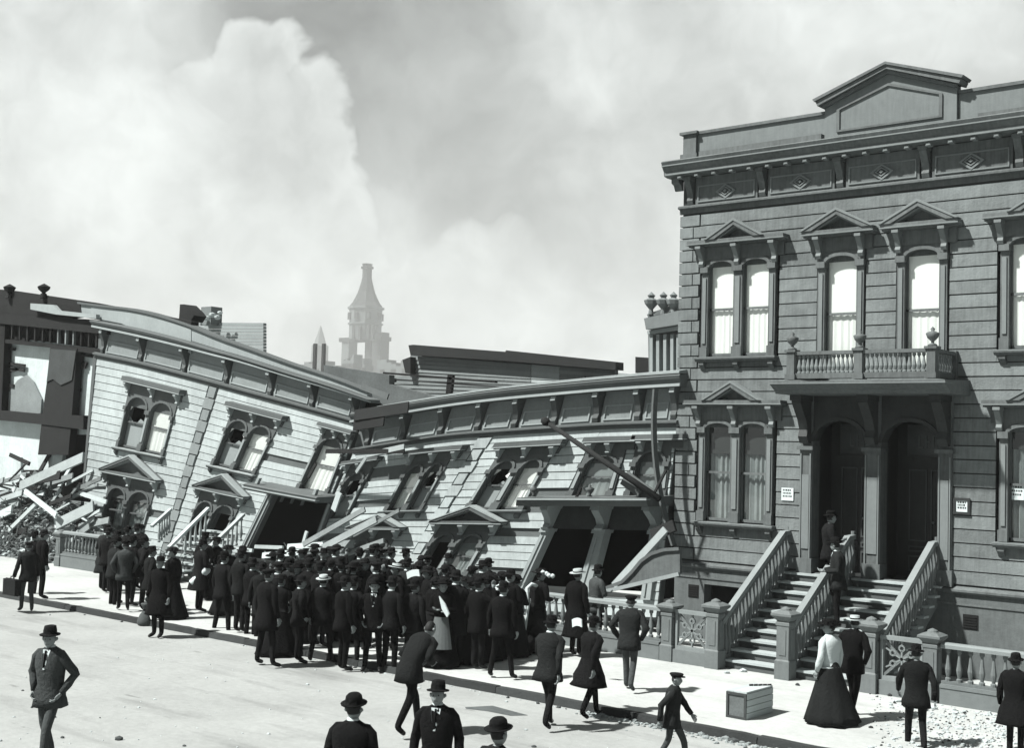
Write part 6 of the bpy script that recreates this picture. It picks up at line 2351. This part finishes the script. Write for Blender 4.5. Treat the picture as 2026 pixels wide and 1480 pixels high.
# paper notices with lines of print
def notice(x0, x1, z0, z1, y, label, framed=False, par=None):
    t = thing('paper_notice', label, 'notice', ((x0 + x1) / 2, y, z0))
    b = MB()
    b.box(x0, x1, y - 0.006, y, z0, z1)
    b.build('sheet', M_PAPER, t)
    if framed:
        for q in ((x0 - 0.05, x1 + 0.05, z0 - 0.05, z0), (x0 - 0.05, x1 + 0.05, z1, z1 + 0.05), (x0 - 0.05, x0, z0, z1), (x1, x1 + 0.05, z0, z1)):
            b = MB()
            b.box(q[0], q[1], y - 0.025, y, q[2], q[3])
            b.build('frame', M_DOOR, t)
    b = MB()
    r_ = random.Random(int(x0 * 100))
    for k in range(3):
        z = z1 - (z1 - z0) * (0.24 + 0.24 * k)
        x = x0 + 0.035
        while x < x1 - 0.05:
            w = r_.uniform(0.015, 0.04)
            b.box(x, min(x + w, x1 - 0.03), y - 0.009, y - 0.0061, z, z + 0.035)
            x += w + 0.014
    tag(b.build('print', M_INK, t), kind='stuff')
    return t


notice(-12.86, -12.58, 3.33, 3.60, WALL_Y - 0.062, 'white paper notice pinned to the boards left of the doors')
notice(-9.11, -8.88, 3.30, 3.52, WALL_Y - 0.062, 'small white notice in a dark frame right of the doors', True)
notice(-8.20, -7.86, 3.58, 3.88, WALL_Y + 0.06, 'white paper notice hanging inside the lower right window')


# stones along the kerb and rubble on the pavement at right
def stone_mb(r_, seed):
    b = MB()
    bm = bmesh.new()
    bmesh.ops.create_icosphere(bm, subdivisions=1, radius=1.0)
    rr = random.Random(seed)
    vs_ = [v.co.copy() for v in bm.verts]
    sc = Vector((rr.uniform(0.8, 1.3), rr.uniform(0.6, 1.0), rr.uniform(0.45, 0.75)))
    vs_ = [Vector((v.x * sc.x, v.y * sc.y, max(-0.5, v.z) * sc.z)) * r_ * rr.uniform(0.8, 1.1) for v in vs_]
    fs = [tuple(v.index for v in f.verts) for f in bm.faces]
    bm.free()
    b.add(vs_, fs)
    return b


STONES = [(1290, 1424, .10, 'pale chunk lying in the gutter left of the striding boy'), (1377, 1440, .13, 'larger pale chunk in the gutter right of the striding boy'), (1437, 1452, .07, 'small pale chunk in the gutter below the crate, left one'),
          (1486, 1458, .10, 'pale double chunk in the gutter below the crate, middle one'), (1524, 1468, .10, 'pale chunk in the gutter below the crate, right one'), (1566, 1474, .09, 'pale chunk at the bottom edge in the gutter'),
          (607, 1298, .06, 'tiny white stone at the kerb in the crowd, right one'), (568, 1288, .05, 'tiny white stone at the kerb in the crowd, left one'), (1438, 1333, .07, 'white scrap at the foot of the left flight of steps'),
          (1470, 1330, .09, 'crumpled white scrap before the bottom step'), (1578, 1357, .05, 'dark pebble on the pavement right of the crate'), (1760, 1378, .05, 'dark pebble before the right star panel')]
for i, (x, y, r_, lab) in enumerate(STONES):
    p = Vector(foot(x, y))
    me = stone_mb(r_, i).mesh('stone', M_STONE if 'dark' not in lab else M_KERB)
    o = bpy.data.objects.new('stone', me)
    COL.objects.link(o)
    o.location = p + Vector((0, 0, r_ * 0.28))
    tag(o, lab, 'stone')
sr = random.Random(9)
base = [stone_mb(1.0, 50 + k) for k in range(6)]


def scatter(name, n, fx, smin, smax, m):
    b = MB()
    for k in range(n):
        x, y, z = fx()
        s = sr.uniform(smin, smax) * (1 + 1.5 * (sr.random() ** 6))
        q = base[k % 6]
        a = sr.uniform(0, 6.28)
        ca, sa = math.cos(a) * s, math.sin(a) * s
        b.add([(v.x * ca - v.y * sa + x, v.x * sa + v.y * ca + y, v.z * s + z + s * 0.2) for v in q.v], q.fa)
    tag(b.build(name, m, None, fix=False), kind='stuff')


def fx_right():
    while True:
        px_, py_ = sr.uniform(1720, 2120), sr.uniform(1372, 1500)
        d = (px_ - 1700) / 150 + sr.gauss(0, 0.5)
        if d > 0.6:
            p = on_z(px_, py_, WALK_Z)
            if KERB_Y + 0.2 < p.y < FENCE_Y - 0.2:
                return p.x, p.y, WALK_Z


scatter('brick_rubble', 1100, fx_right, 0.006, 0.030, M_STONE)
scatter('dark_rubble', 420, fx_right, 0.010, 0.022, M_KERB)


def fx_gutter():
    x = sr.uniform(-12.5, -6)
    return x, KERB_Y - abs(sr.gauss(0, 0.16)) - 0.02, 0.0


scatter('gutter_rubble', 420, fx_gutter, 0.010, 0.04, M_STONE)


def fx_mound():
    x = sr.uniform(-45, -37.2)
    i = (x + 45.5) / 8.5
    y = sr.uniform(21.9, 23.8)
    k = math.sin(min(1, (y - 21.9) / 0.28 / 8) * math.pi / 2) * (1 - abs(2 * i - 1) ** 2.2)
    return x, y, WALK_Z + k * 1.9


scatter('heap_rubble', 900, fx_mound, 0.02, 0.12, mat('plaster_rubble', 0.10))
scatter('pale_heap_rubble', 500, fx_mound, 0.02, 0.09, M_PLAST)
b = MB()
for k in range(900):
    x, y, z = fx_mound() if k < 650 else (sr.uniform(-33, -18), sr.uniform(22.3, 24.2), WALK_Z + sr.uniform(0.05, 0.5))
    d_ = Vector((sr.gauss(0, 1), sr.gauss(0, 0.6), abs(sr.gauss(0, 0.5)))).normalized() * sr.uniform(0.15, 0.8)
    p_ = Vector((x, y, z + sr.uniform(0, 0.25)))
    b.bar(p_, p_ + d_, sr.uniform(0.015, 0.05), 0.012)
tag(b.build('splinters', M_LUMB, None, fix=False), kind='stuff')


def fx_between():
    return sr.uniform(-34, -19), sr.uniform(22.6, 24.3), WALK_Z + sr.uniform(0, 0.25)


scatter('collapse_rubble', 900, fx_between, 0.04, 0.14, M_LUMB)


def fx_street():
    p = on_z(sr.uniform(-100, 2100), sr.uniform(1200, 1560), 0)
    return (p.x, min(p.y, KERB_Y - 0.1), 0.0)


scatter('street_pebbles', 500, fx_street, 0.006, 0.018, M_STONE)
scatter('horse_dung', 60, fx_street, 0.02, 0.05, M_SACK)

# dark wet patches in the street
pm = mat('damp_earth', 0.11, 0.95, 0.5, 4, 0, 0.5, 12)
for pts in ([(920, 1400), (975, 1397), (1000, 1404), (1045, 1416), (1010, 1417), (965, 1408), (922, 1403)],):
    P = [on_z(x, y, 0.004) for x, y in pts]
    b = MB()
    b.add(P, [tuple(range(len(P)))])
    tag(b.build('damp_patch', pm, None, fix=False), kind='structure')

# ------------------------------------------------------------------ smoky air
b = MB()
b.box(-2600, 120, -14, 1700, -1.0, 262)
hz = b.build('haze', [], None)
hm_ = bpy.data.materials.new('haze')
hm_.use_nodes = True
hn, hl = hm_.node_tree.nodes, hm_.node_tree.links
hn.clear()
ho = hn.new('ShaderNodeOutputMaterial')
hv = hn.new('ShaderNodeVolumePrincipled')
hv.inputs['Color'].default_value = (0.93, 0.96, 0.95, 1)
hv.inputs['Density'].default_value = 0.00031
hv.inputs['Anisotropy'].default_value = 0.0
hl.new(hv.outputs[0], ho.inputs['Volume'])
hz.data.materials.append(hm_)
tag(hz, kind='stuff')
